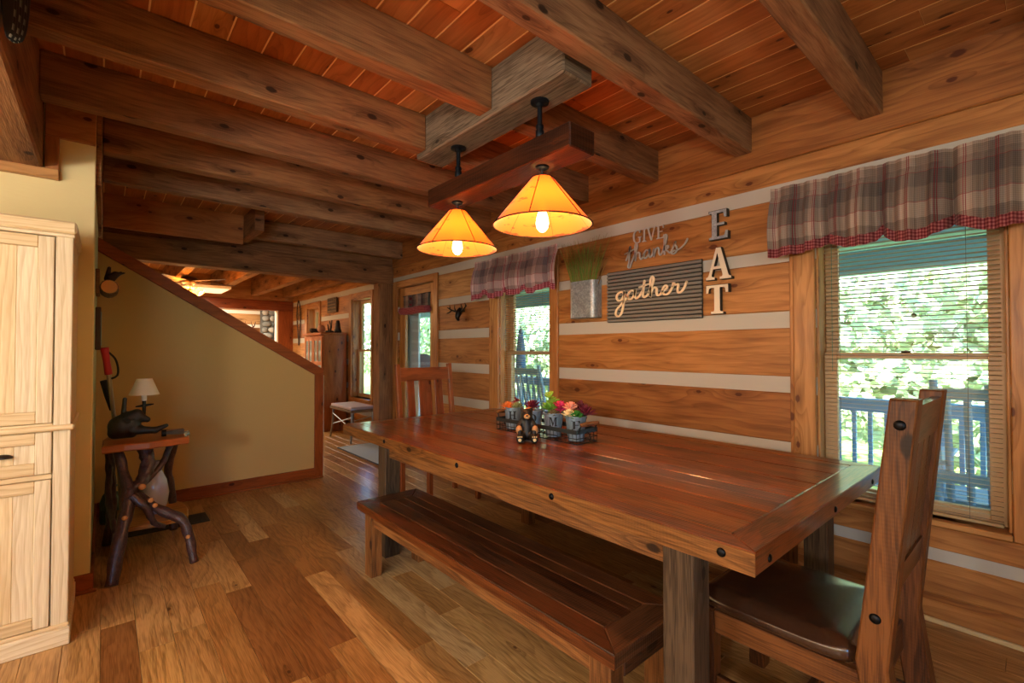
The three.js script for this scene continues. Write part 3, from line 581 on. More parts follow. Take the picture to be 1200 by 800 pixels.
// gathered cloth: width along +x (local), hanging down -y, folds in z
function valance(label, zc, yTop, width, height, seed, m, hemM, gather = 1.55, pouf = 0.05) {
  const t = thing('valance', label, 'valance', [WX - 0.06, yTop, zc], -Math.PI / 2), r = rng(seed), n = Math.round(width * 330), N = [pnoise(seed, 64, 4), pnoise(seed + 1, 64, 4)];
  const fold = (x, k) => Math.sin(x * 150 + 6 * N[0](x * 9, 0)) * 0.35 + Math.sin(x * 62 + 7 * N[1](x * 6, 1)) * 0.75 + (N[0](x * 30, 2) - 0.5) * 0.6;
  const big = (x) => 1 - 2 * Math.pow(Math.abs(Math.sin(x * 9.5 + 2.5 * N[1](x * 3, 2.5))), 0.6) ;
  const sheet = (y0, y1, rows, amp, off, u0) => {
    const g = new THREE.PlaneGeometry(1, 1, n, rows), p = g.attributes.position, uv = g.attributes.uv;
    for (let i = 0; i < p.count; i++) {
      const s = uv.getX(i), v = 1 - uv.getY(i), x = (s - 0.5) * width, q = amp(v), ya = typeof y0 === 'function' ? y0(x) : y0, yb = typeof y1 === 'function' ? y1(x) : y1, y = mix(ya, yb, v);
      p.setXYZ(i, x + 0.006 * fold(x + 0.3) * q * 20 * 0.15, y, off(v) + q * fold(x) * 0.9 - q * 1.5 * big(x));
      uv.setXY(i, (s * width * gather) / 0.30, (-y) / 0.30 + 0.2);
    }
    g.computeVertexNormals(); return g;
  };
  const bot = (x) => -height + 0.032 * (1 + big(x)) - 0.012 * Math.abs(Math.sin(x * 7.2 + seed));
  part(t, 'rod_pocket', sheet(0, -0.055, 3, (v) => 0.0105, () => 0.02), m);
  part(t, 'skirt', sheet(-0.053, bot, 12, (v) => 0.008 + 0.02 * Math.sqrt(v), (v) => 0.02 + pouf * Math.sin(v * Math.PI * 0.8) * 0.7), m);
  part(t, 'hem_band', sheet((x) => bot(x) + 0.018, (x) => bot(x) - 0.05, 2, (v) => 0.028, (v) => 0.02 + pouf * 0.42), hemM, 'burgundy checked hem');
  part(t, 'curtain_rod', rod([-width / 2 - 0.005, -0.028, -0.014], [width / 2 + 0.005, -0.028, -0.014], 0.004, 8), M.white);
  return t;
}
valance('grey plaid valance with burgundy hem above the window behind the near chair', -0.42, 2.262, 1.3, 0.36, 5, M.plaid, M.gingham, 1.5);
valance('mauve and grey plaid valance above the window beside the grass planter', -3.4, 2.236, 1.2, 0.35, 9, cloth(plaidMap, '#f3e4f0'), cloth(ginghamMap, '#e8c8d8'), 1.3);
{
  const t = thing('door_curtain', 'little rolled-up plaid curtain on the glass door', 'curtain', [WX + 0.012, 2.03, -5.41], -Math.PI / 2);
  const g = new THREE.PlaneGeometry(0.64, 0.17, 60, 6), p = g.attributes.position, uv = g.attributes.uv;
  for (let i = 0; i < p.count; i++) { const x = p.getX(i); p.setZ(i, 0.012 + 0.006 * Math.sin(x * 50) + 0.004 * Math.sin(x * 23 + 1)); p.setY(i, p.getY(i) - 0.085); uv.setXY(i, x * 4, p.getY(i) * 4); }
  g.computeVertexNormals(); part(t, 'panel', g, M.plaid);
  part(t, 'rolled_hem', limb([[-0.35, -0.2, 0.035], [-0.1, -0.21, 0.04], [0.12, -0.2, 0.038], [0.35, -0.206, 0.035]], [0.046, 0.05, 0.047], 24, 12, 0.06), cloth(ginghamMap, '#d8a8b4'));
  part(t, 'tie', cbox(-0.13, -0.1, -0.235, 0, 0.01, 0.058, 0.004, 'y'), M.plaid); part(t, 'tie', cbox(0.1, 0.13, -0.235, 0, 0.01, 0.058, 0.004, 'y'), M.plaid);
  part(t, 'curtain_rod', rod([-0.35, 0.0, 0.008], [0.35, 0.0, 0.008], 0.006, 8), M.black);
}

// ------------------------------------------------------------------ chairs
const leatherN = [pnoise(401, 90, 90), pnoise(402, 14, 14)];
const leatherBump = tex(256, 256, (u, v) => { const q = 255 * (0.6 * leatherN[0](u * 90, v * 90) + 0.4 * leatherN[1](u * 14, v * 14)); return [q, q, q]; }, false);
M.leather = new THREE.MeshPhysicalMaterial({ color: new THREE.Color('#3a2417'), roughness: 0.25, bumpMap: leatherBump, bumpScale: 0.0008, clearcoat: 1, clearcoatRoughness: 0.13 });
{ // near rustic chair: faces the table (-z), back towards the room
  const o = [1.86, 0, -0.58], t = thing('rustic_chair', 'rustic wooden chair with dark leather seat and black bolts at the table end', 'chair', o);
  // a slanted back post as an extruded outline in the y-z plane
  const post = (xa, xb, m) => {
    const zy = [[-0.315, 0], [-0.375, 0.44], [-0.29, 1.185], [-0.228, 1.185], [-0.30, 0.44], [-0.24, 0]];
    const g = cut(zy.map(([z, y]) => [-(z - o[2]), y]), xb - xa, 0.005, 'y'); g.rotateY(Math.PI / 2); g.translate(xa - o[0], 0, 0); return part(t, 'back_post', g, m);
  };
  const p1 = post(1.615, 1.685, M.chair[0]); post(2.065, 2.135, M.chair[1]);
  for (const [y, z] of [[1.115, -0.268], [0.575, -0.327]]) { bolt(t, 1.615 - o[0], y, z - o[2], '-x', 1.05); bolt(t, 2.135 - o[0], y, z - o[2], '+x', 1.05); }
  const rail = (name, y0, y1, th, m) => { const zA = (y) => mix(-0.345, -0.262, (y - 0.44) / 0.745); const g = cut([[zA(y0) + 0.026 - th, y0], [zA(y1) + 0.026 - th, y1], [zA(y1) + 0.03, y1], [zA(y0) + 0.03, y0]].map(([z, y]) => [-(z - o[2]), y]), 0.38, 0.003, 'z'); g.rotateY(Math.PI / 2); g.translate(1.685 - o[0], 0, 0); part(t, name, g, m); };
  rail('top_rail', 1.055, 1.165, 0.02, M.bench[0]); rail('lower_rail', 0.62, 0.70, 0.018, M.bench[1]);
  for (let i = 0; i < 4; i++) { const zA = (y) => mix(-0.345, -0.262, (y - 0.44) / 0.745), x = 1.69 + i * 0.095; const g = cut([[zA(0.7) + 0.011, 0.7], [zA(1.055) + 0.011, 1.055], [zA(1.055) + 0.024, 1.055], [zA(0.7) + 0.024, 0.7]].map(([z, y]) => [-(z - o[2]), y]), 0.086, 0.002, 'y'); g.rotateY(Math.PI / 2); g.translate(x - o[0], 0, 0); part(t, 'back_slat', g, M.bench[i % 3]); }
  const B = (name, m, a, b, c, d, e, f, ax, bev = 0.004) => part(t, name, cbox(a - o[0], b - o[0], c, d, e - o[2], f - o[2], bev, ax), m);
  B('leg', M.chair[1], 1.625, 1.685, 0, 0.40, -0.85, -0.79, 'y'); B('leg', M.chair[1], 2.065, 2.125, 0, 0.40, -0.85, -0.79, 'y');
  B('seat_rail', M.chair[0], 1.63, 1.655, 0.325, 0.40, -0.79, -0.365, 'z'); B('seat_rail', M.chair[1], 2.095, 2.12, 0.325, 0.40, -0.79, -0.365, 'z');
  B('seat_rail', M.chair[1], 1.685, 2.065, 0.325, 0.40, -0.845, -0.82, 'x'); B('seat_rail', M.bench[0], 1.686, 2.064, 0.30, 0.40, -0.365, -0.34, 'x');
  B('stretcher', M.chair[1], 1.64, 1.665, 0.13, 0.17, -0.79, -0.31, 'z'); B('stretcher', M.chair[1], 2.085, 2.11, 0.13, 0.17, -0.79, -0.31, 'z'); B('stretcher', M.chair[1], 1.665, 2.085, 0.135, 0.165, -0.57, -0.54, 'x');
  // padded cushion
  const g = new THREE.BoxGeometry(1, 1, 1, 28, 8, 28), p = g.attributes.position, hx = 0.25, hz = 0.248;
  for (let i = 0; i < p.count; i++) {
    let x = p.getX(i) * 2, y = p.getY(i) * 2, z = p.getZ(i) * 2;
    const n = Math.pow(Math.abs(x) ** 8 + Math.abs(z) ** 8, 1 / 8) || 1, m = Math.max(Math.abs(x), Math.abs(z)), k = m / n;
    x *= k; z *= k; const e = Math.max(Math.abs(x), Math.abs(z)), round = Math.sqrt(Math.max(0, 1 - Math.max(0, (e - 0.82) / 0.18) ** 2));
    const side = Math.abs(y) < 0.99 ? 1 : 1;
    const yy = y > 0 ? 0.03 + 0.035 * y * (0.35 + 0.65 * round) + 0.014 * (1 - e * e) * (y > 0.9 ? 1 : 0) : 0.03 + 0.03 * y;
    const sh = 1 - 0.05 * Math.abs(y) ** 3;
    p.setXYZ(i, x * hx * sh, yy + 0.40, z * hz * sh);
    g.attributes.uv.setXY(i, x, z);
  }
  const gw = mergeVertices((g.deleteAttribute('normal'), g), 1e-4); gw.computeVertexNormals(); gw.translate(1.875 - o[0], 0, -0.615 - o[2]);
  part(t, 'seat_cushion', gw, M.leather, 'dark brown padded leather seat');
}
{ // far mission-style chair at the other end of the table, facing the camera
  const o = [2.265, 0, -3.72], t = thing('slat_back_chair', 'reddish slat-back wooden chair at the far end of the table', 'chair', o);
  const P = (name, m, pts, xa, xb, ax = 'y') => { const g = cut(pts.map(([z, y]) => [-z, y]), xb - xa, 0.003, ax); g.rotateY(Math.PI / 2); g.translate(xa, 0, 0); part(t, name, g, m); };
  const lean = (y) => -0.03 - 0.09 * Math.max(0, (y - 0.42) / 0.75);
  const bar = (y0, y1, th) => [[lean(y0) - th, y0], [lean(y1) - th, y1], [lean(y1), y1], [lean(y0), y0]];
  for (const s of [-1, 1]) P('back_post', M.red[0], [[-0.05, 0], [-0.065, 0.42], [-0.16, 1.18], [-0.12, 1.185], [-0.02, 0.42], [-0.01, 0]], s * 0.275 - 0.02, s * 0.275 + 0.02);
  P('top_rail', M.red[0], bar(1.03, 1.15, 0.024), -0.255, 0.255, 'z'); P('lower_rail', M.red[1], bar(0.54, 0.59, 0.022), -0.255, 0.255, 'z');
  for (const [x, w] of [[-0.16, 0.075], [-0.01, 0.13], [0.135, 0.085]]) P('back_slat', M.red[1], bar(0.58, 1.04, 0.012), x - w / 2, x + w / 2);
  const B = (name, m, a, b, c, d, e, f, ax, bev = 0.004) => part(t, name, cbox(a, b, c, d, e, f, bev, ax), m);
  B('seat', M.red[0], -0.27, 0.27, 0.42, 0.455, -0.03, 0.42, 'x', 0.008);
  for (const s of [-1, 1]) { B('leg', M.red[0], s * 0.245 - 0.02, s * 0.245 + 0.02, 0, 0.42, 0.36, 0.40, 'y'); B('seat_rail', M.red[1], s * 0.25 - 0.01, s * 0.25 + 0.01, 0.34, 0.42, -0.02, 0.36, 'z'); }
  B('seat_rail', M.red[1], -0.225, 0.225, 0.34, 0.42, 0.37, 0.392, 'x');
}

// ------------------------------------------------------------------ things on the log wall
const fontSerif = await new FontLoader().loadAsync('fonts/droid/droid_serif_bold.typeface.json');
const fontSerifR = await new FontLoader().loadAsync('fonts/droid/droid_serif_regular.typeface.json');
const fontSans = await new FontLoader().loadAsync('fonts/droid/droid_sans_bold.typeface.json');
function letters(str, font, w, h, depth, bevel = 0.002) {
  const g = new TextGeometry(str, { font, size: 1, depth: 1, curveSegments: 6, bevelEnabled: false }); g.computeBoundingBox();
  const b = g.boundingBox; g.translate(-b.min.x, -b.min.y, 0); g.scale(w / (b.max.x - b.min.x), h / (b.max.y - b.min.y), depth); g.computeVertexNormals(); return woodUV(g, 'x', [0, 0], 6, 6);
}
M.zincPale2 = new THREE.MeshStandardMaterial({ map: zincMap, roughness: 0.6, metalness: 0.2 });
const FACE = -Math.PI / 2;   // local x runs along the wall (+z), local z points into the room
// block letters E, A, T
for (const [ch, z0, z1, y0, y1, m, what] of [['E', -1.475, -1.345, 2.035, 2.228, M.zincPale2, 'galvanised metal block letter E above the letter A'], ['A', -1.497, -1.325, 1.772, 1.985, M.zincPale, 'whitened metal block letter A between letters E and T'], ['T', -1.497, -1.345, 1.548, 1.742, M.zincPale, 'whitened metal block letter T below the letter A']]) {
  const t = thing('block_letter', what, 'letter', [WX - 0.006, y0, z0], FACE);
  part(t, 'letter_side', letters(ch, fontSerif, z1 - z0, y1 - y0, 0.034), std('#3b3a36', 0.6, 0.4));
  part(t, 'letter_face', letters(ch, fontSerif, (z1 - z0) - 0.008, y1 - y0 - 0.008, 0.004).translate(0.004, 0.004, 0.0335), m);
}
const script = {
  gather: [[[1.35, 0.85], [0.95, 1.02], [0.45, 0.85], [0.25, 0.4], [0.5, 0.02], [0.95, 0.1], [1.3, 0.6], [1.4, 1.0]], [[1.4, 1.02], [1.32, 0.2], [1.15, -0.8], [0.85, -1.6], [0.4, -1.9], [0.05, -1.6], [0.2, -1.1], [0.8, -0.55], [1.5, 0.0], [1.9, 0.35]],
    [[2.85, 0.85], [2.5, 1.02], [2.05, 0.8], [1.85, 0.4], [2.05, 0.02], [2.45, 0.1], [2.8, 0.55], [2.95, 1.0]], [[2.95, 1.02], [2.85, 0.35], [3.0, 0.03], [3.35, 0.15], [3.95, 0.85]],
    [[4.22, 1.95], [4.03, 1.0], [3.95, 0.3], [4.1, 0.03], [4.42, 0.15], [4.75, 0.5]], [[3.5, 1.28], [4.15, 1.38], [4.75, 1.48]],
    [[4.7, 0.5], [5.2, 1.3], [5.4, 2.0], [5.25, 2.3], [5.05, 2.0], [4.98, 1.0], [4.95, 0]], [[4.95, 0.1], [5.15, 0.7], [5.5, 1.0], [5.75, 0.8], [5.75, 0.3], [5.9, 0.03], [6.2, 0.12], [6.45, 0.4]],
    [[6.45, 0.4], [6.9, 0.62], [7.1, 0.85], [6.9, 1.05], [6.6, 0.8], [6.5, 0.4], [6.7, 0.05], [7.1, 0.05], [7.5, 0.4], [7.75, 0.8]], [[7.75, 0.8], [7.88, 1.2], [8.02, 0.98], [8.38, 0.98], [8.42, 0.8], [8.32, 0.4], [8.42, 0.05], [8.7, 0.1], [9.1, 0.5], [9.4, 1.1]]],
  thanks: [[[-0.1, 0.3], [0.4, 1.3], [0.58, 1.9]], [[0.58, 1.95], [0.42, 1.0], [0.3, -0.1], [0.15, -0.6], [0.35, -0.75], [0.7, -0.1], [1.0, 0.45]], [[-0.25, 1.15], [0.4, 1.3], [1.15, 1.5]],
    [[1.0, 0.45], [1.5, 1.3], [1.65, 2.0], [1.5, 2.2], [1.36, 1.9], [1.3, 1.0], [1.25, 0]], [[1.25, 0.1], [1.45, 0.75], [1.75, 1.0], [1.95, 0.8], [1.95, 0.3], [2.1, 0.02], [2.35, 0.2], [2.6, 0.5]],
    [[3.25, 0.85], [2.95, 1.02], [2.6, 0.7], [2.5, 0.3], [2.7, 0.02], [3.0, 0.2], [3.25, 0.6], [3.35, 1.0]], [[3.35, 1.02], [3.25, 0.35], [3.4, 0.02], [3.65, 0.2], [3.85, 0.6]],
    [[3.85, 0.6], [4.0, 1.0], [3.95, 0.5], [3.9, 0]], [[3.92, 0.15], [4.2, 0.8], [4.5, 1.0], [4.65, 0.8], [4.62, 0.3], [4.78, 0.02], [5.05, 0.25], [5.25, 0.6]],
    [[5.25, 0.6], [5.65, 1.5], [5.75, 2.2], [5.6, 2.35], [5.48, 2.0], [5.4, 1.0], [5.35, 0]], [[5.38, 0.5], [5.75, 0.95], [5.95, 0.85], [5.75, 0.6], [5.45, 0.55], [5.8, 0.3], [6.05, 0.02], [6.35, 0.3], [6.6, 0.8]],
    [[6.6, 0.8], [6.85, 1.3], [6.75, 0.95], [6.95, 0.5], [6.9, 0.05], [6.5, -0.2], [6.25, -0.05], [6.5, 0.15], [7.2, 0.2], [8.0, 0.7], [8.35, 1.2]]],
};
const write = (word, s, w, d) => merge(script[word].map((q) => stroke(q.map(([x, y]) => [x * s, y * s]), w, d, 44)));
{
  const t = thing('gather_sign', 'dark grey ribbed board with the cream script word gather', 'sign', [WX - 0.006, 1.53, -2.32], FACE);
  const w = 0.787, h = 0.4, grey = paint('#77746d', 0.75);
  part(t, 'backing', cbox(0, w, 0, h, 0, 0.008, 0.002, 'x'), std('#2e2c29', 0.9));
  for (let i = 0; i < 14; i++) part(t, 'slat', cbox(0.0, w, 0.004 + i * 0.0284, 0.0235 + i * 0.0284, 0.0078, 0.022 + (i % 3) * 0.0007, 0.006, 'x'), grey);
  part(t, 'lettering', write('gather', 0.064, 0.0155, 0.008).rotateZ(0.03).translate(0.085, 0.165, 0.022), paint('#efd9b4', 0.7), 'cream script lettering');
}
{
  const t = thing('give_thanks_sign', 'grey cut metal words GIVE thanks on the top log', 'sign', [WX - 0.016, 1.93, -2.12], FACE), m = std('#b4b4b0', 0.6, 0.1);
  part(t, 'standoff', merge([cbox(0.1, 0.104, 0.23, 0.234, -0.013, 0, 0, 'x'), cbox(0.3, 0.304, 0.08, 0.084, -0.013, 0, 0, 'x')]), m);
  part(t, 'upper_word', letters('GIVE', fontSerifR, 0.262, 0.1, 0.008).translate(0.045, 0.19, 0), m);
  part(t, 'script_word', write('thanks', 0.06, 0.0105, 0.009).rotateZ(0.05).translate(-0.01, 0.055, 0.002), m);
}
{ // wall planter with grass
  const t = thing('wall_planter', 'galvanised wall pocket between valance and gather sign', 'planter', [WX - 0.004, 1.575, -2.66], FACE), w = 0.272, h = 0.305;
  const s = new THREE.Shape(); s.moveTo(0, 0); s.lineTo(w, 0); s.lineTo(w, 0.05); s.quadraticCurveTo(w, 0.1, w - 0.05, 0.1); s.lineTo(0.05, 0.1); s.quadraticCurveTo(0, 0.1, 0, 0.05); s.closePath();
  const inner = new THREE.Path(); inner.moveTo(0.004, 0.004); inner.lineTo(w - 0.004, 0.004); inner.lineTo(w - 0.004, 0.05); inner.quadraticCurveTo(w - 0.004, 0.096, w - 0.05, 0.096); inner.lineTo(0.05, 0.096); inner.quadraticCurveTo(0.004, 0.096, 0.004, 0.05); inner.closePath();
  const flat = new THREE.ExtrudeGeometry(s, { depth: 0.004, bevelEnabled: false, curveSegments: 10 }); s.holes.push(inner);
  const g = new THREE.ExtrudeGeometry(s, { depth: h, bevelEnabled: false, curveSegments: 10 });
  const up = (q) => { q.rotateX(-Math.PI / 2); q.translate(0, 0, 0); q.scale(1, 1, -1); const p = q.index; q = q.toNonIndexed(); const a = q.attributes.position.array; for (let i = 0; i < a.length; i += 9) for (let j = 0; j < 3; j++) { const k = a[i + 3 + j]; a[i + 3 + j] = a[i + 6 + j]; a[i + 6 + j] = k; } q.computeVertexNormals(); return woodUV(q, 'x', [0, 0], 2.5, 2.5); };
  part(t, 'pocket', up(g), M.zinc); part(t, 'bottom', up(flat), M.zinc);
  const gr = thing('grass_bunch', 'green and brown grass standing in the galvanised wall pocket', 'plant', [WX - 0.055, 1.76, -2.525], FACE), r = rng(88);
  for (const [col, cnt, spread, hmin, hmax] of [['#5f7f2c', 130, 0.7, 0.3, 0.48], ['#7d8a3a', 110, 1.05, 0.34, 0.56], ['#8a6a35', 110, 1.3, 0.32, 0.56]]) {
    const bl = [];
    for (let i = 0; i < cnt; i++) { const x = (r() - 0.5) * 0.2, z = (r() - 0.5) * 0.04, L = mix(hmin, hmax, r()), a = Math.max(-0.5, (r() - 0.5 + x * 2) * spread), o = (r() - 0.3) * 0.05; bl.push(limb([[x, 0, z], [x + a * L * 0.3, L * 0.5, z + o * 0.5], [x + a * L * 0.62, L * 0.86, z + o]], [0.003, 0.0024, 0.0008], 5, 4)); }
    part(gr, 'blades', merge(bl), std(col, 0.8)).userData.kind = 'stuff';
  }
}
{ // cast-iron antler hook
  const t = thing('antler_hook', 'black cast-iron antler wall hook between door and window', 'hook', [WX - 0.006, 1.64, -4.375], FACE), g = [];
  g.push(limb([[0, 0, 0.035], [0, 0.04, 0.05], [0, 0.1, 0.03], [0, 0.14, 0.01]], [0.012, 0.03, 0.036, 0.02], 12, 10));
  for (const s of [-1, 1]) {
    g.push(limb([[s * 0.01, 0.1, 0.02], [s * 0.07, 0.11, 0.03], [s * 0.13, 0.13, 0.05], [s * 0.19, 0.16, 0.06]], [0.013, 0.011, 0.008, 0.004], 12, 8));
    g.push(limb([[s * 0.12, 0.125, 0.045], [s * 0.15, 0.1, 0.06], [s * 0.17, 0.09, 0.08]], [0.008, 0.004], 6, 7), limb([[s * 0.06, 0.11, 0.03], [s * 0.07, 0.15, 0.04], [s * 0.06, 0.185, 0.045]], [0.008, 0.003], 6, 7), limb([[s * 0.15, 0.14, 0.05], [s * 0.155, 0.17, 0.05], [s * 0.15, 0.19, 0.055]], [0.007, 0.003], 6, 7));
  }
  part(t, 'hook', merge(g), M.black);
}

// ------------------------------------------------------------------ centrepiece on the table
const TOP = 0.7705;
{
  const cx = 2.13, cz = -2.14, t = thing('wire_basket', 'dark wire basket with wooden handles on the dining table', 'basket', [cx, TOP, cz]);
  const hx = 0.095, hz = 0.36, wires = [], wr = (a, b, r = 0.0022) => wires.push(rod(a, b, r, 6));
  for (const [x, z, X, Z] of [[-hx, -hz, -hx, hz], [hx, -hz, hx, hz], [-hx, -hz, hx, -hz], [-hx, hz, hx, hz]]) { wr([x * 0.94, 0.004, z], [X * 0.94, 0.004, Z], 0.003); wr([x, 0.035, z], [X, 0.035, Z]); }
  for (let i = 0; i <= 24; i++) { const z = mix(-hz, hz, i / 24); for (const s of [-1, 1]) wr([s * hx * 0.94, 0.004, z], [s * hx, 0.075, z], 0.0016); if (i % 3 === 0) wr([-hx * 0.94, 0.003, z], [hx * 0.94, 0.003, z], 0.002); }
  for (let i = 0; i <= 6; i++) { const x = mix(-hx, hx, i / 6); for (const s of [-1, 1]) wr([x * 0.94, 0.004, s * hz], [x, 0.075, s * hz], 0.0016); }
  part(t, 'wire_mesh', merge(wires), std('#24282a', 0.5, 0.7));
  const band = [cbox(-hx - 0.002, -hx + 0.001, 0.06, 0.085, -hz, hz, 0.0006, 'z'), cbox(hx - 0.001, hx + 0.002, 0.06, 0.085, -hz, hz, 0.0006, 'z'), cbox(-hx, hx, 0.06, 0.085, -hz - 0.002, -hz + 0.001, 0.0006, 'x'), cbox(-hx, hx, 0.06, 0.085, hz - 0.001, hz + 0.002, 0.0006, 'x')];
  part(t, 'rim_band', merge(band), std('#3c4446', 0.5, 0.7));
  for (const s of [-1, 1]) {
    const h = part(t, 'handle', limb([[-0.075, 0.115, s * (hz + 0.02)], [-0.02, 0.117, s * (hz + 0.024)], [0.03, 0.117, s * (hz + 0.024)], [0.075, 0.115, s * (hz + 0.02)]], [0.011, 0.014, 0.013, 0.011], 10, 10), M.rustic[0], 'turned wooden handle');
    part(h, 'bracket', merge([limb([[-0.07, 0.07, s * hz], [-0.07, 0.1, s * (hz + 0.01)], [-0.07, 0.115, s * (hz + 0.02)]], [0.004, 0.004], 5, 6), limb([[0.07, 0.07, s * hz], [0.07, 0.1, s * (hz + 0.01)], [0.07, 0.115, s * (hz + 0.02)]], [0.004, 0.004], 5, 6), limb([[0, 0.07, s * hz], [0, 0.04, s * (hz + 0.03)], [0, 0.02, s * (hz + 0.02)], [0, 0.03, s * (hz + 0.006)]], [0.003, 0.003], 10, 6)]), std('#24282a', 0.5, 0.7));
  }
  const zs = [-2.43, -2.235, -2.05, -1.865];
  ['H', 'O', 'M', 'E'].forEach((ch, i) => {
    const b = thing('letter_pot', `small galvanised pot marked ${ch} in the wire basket`, 'pot', [cx, TOP + 0.006, zs[i]], -0.85, 'HOME pots in the wire basket');
    const zm = new THREE.MeshStandardMaterial({ map: zincMap, roughness: 0.5, metalness: 0.45, color: new THREE.Color('#d4e6f2') });
    part(b, 'pot_body', lathe([[0, 0], [0.046, 0], [0.048, 0.004], [0.062, 0.138], [0.065, 0.141], [0.065, 0.147], [0.061, 0.148], [0.058, 0.14], [0.045, 0.008], [0, 0.008]], 30), zm);
    // letter bent round the pot
    const g = letters(ch, fontSerif, 0.05, 0.055, 0.002), p = g.attributes.position;
    for (let k = 0; k < p.count; k++) { const x = p.getX(k) - 0.025, y = p.getY(k) + 0.07, r = 0.048 + 0.014 * y / 0.138 + 0.0006 + p.getZ(k) * 0.6, a = x / 0.056; p.setXYZ(k, Math.sin(a) * r, y, Math.cos(a) * r); }
    g.computeVertexNormals(); part(b, 'painted_letter', g, std('#12161a', 0.7));
    part(b, 'soil', tr(new THREE.CylinderGeometry(0.058, 0.057, 0.006, 20), 0, 0.128, 0), std('#3a2a1c', 1));
  });
  // succulents: rosettes of fleshy leaves
  const leaf = (L, w, th) => { const g = new THREE.SphereGeometry(1, 8, 6); g.scale(w / 2, L / 2, th / 2); g.translate(0, L / 2, 0); const p = g.attributes.position; for (let i = 0; i < p.count; i++) { const t = p.getY(i) / L; p.setX(i, p.getX(i) * (0.55 + 0.9 * t * (1.25 - t))); } return g; };
  const rosette = (n, L, w, seed, up = 0.35, stem = 0) => { const r = rng(seed), gs = []; for (let i = 0; i < n; i++) { const k = i / n, lv = stem > 0.05 ? 1 - (i % 5) / 5 : 1, g = leaf(L * mix(1, 0.5, k), w * mix(1, 0.6, k), w * 0.35); g.rotateX(mix(1.35, up * 0.4, k) + (r() - 0.5) * 0.2); g.rotateY(i * 2.399 + r() * 0.3); g.translate(0, stem * lv + k * L * 0.35, 0); gs.push(g); } if (stem) gs.push(limb([[0, 0, 0], [0.002, stem / 2, 0], [0, stem, 0]], [0.005, 0.005], 3, 6)); return merge(gs); };
  const plants = [
    ['orange pointed succulent in the H pot', '#e0762c', 0, -0.045, 0.02, 18, 0.055, 0.022, 0.0], ['tall dark red succulent behind the H pot', '#7d1f2c', 0, 0.02, -0.01, 22, 0.03, 0.018, 0.055],
    ['grey green rosette succulent on the right of the H pot', '#7f8a5a', 0, 0.035, 0.03, 24, 0.042, 0.024, 0.012], ['burgundy rosette succulent in the O pot', '#6b1226', 1, -0.005, 0.0, 20, 0.055, 0.022, 0.025], ['small orange pink succulent at the front of the O pot', '#e08a58', 1, -0.03, 0.045, 16, 0.038, 0.02, 0.0],
    ['tall bright green succulent stacked above the M pot', '#8cb53a', 2, -0.02, -0.02, 26, 0.05, 0.024, 0.1], ['lower green succulent in the M pot', '#5f9a2e', 2, -0.035, 0.02, 22, 0.048, 0.024, 0.035], ['brown green trailing succulent at the front of the M pot', '#7a6a44', 2, 0.0, 0.05, 26, 0.04, 0.014, 0.0],
    ['magenta tulip-shaped succulent between the M and E pots', '#c82a5e', 2, 0.055, 0.0, 9, 0.06, 0.036, 0.03], ['pale pink succulent behind the E pot', '#e8a08a', 3, -0.035, -0.045, 16, 0.05, 0.026, 0.045], ['cream succulent on the left of the E pot', '#ecd8a8', 3, -0.05, 0.02, 14, 0.042, 0.02, 0.015],
    ['dark green leafy succulent at the front of the E pot', '#2f7a22', 3, 0.005, 0.03, 34, 0.05, 0.02, 0.0], ['dark maroon upright succulent behind the E pot', '#5a1524', 3, 0.045, -0.035, 22, 0.045, 0.024, 0.06], ['wine red trailing succulent on the right of the E pot', '#701a2e', 3, 0.075, 0.0, 30, 0.06, 0.016, 0.02],
  ];
  plants.forEach(([label, col, pot, a, b, n, L, w, stem], i) => { // a: across the view, b: towards the viewer
    const c = Math.cos(0.82), s = Math.sin(0.82), x = cx + a * c * 0.8 - b * s * 0.8, z = zs[pot] + a * s * 0.8 + b * c * 0.8;
    solo('succulent', label, 'plant', rosette(Math.round(n * 1.5), L * 1.25, w * 1.15, 500 + i, stem > 0.025 ? 0.5 : 0.3, stem), std(col, 0.55), [x, TOP + 0.135, z], i, 'succulents in the HOME pots');
  });
}
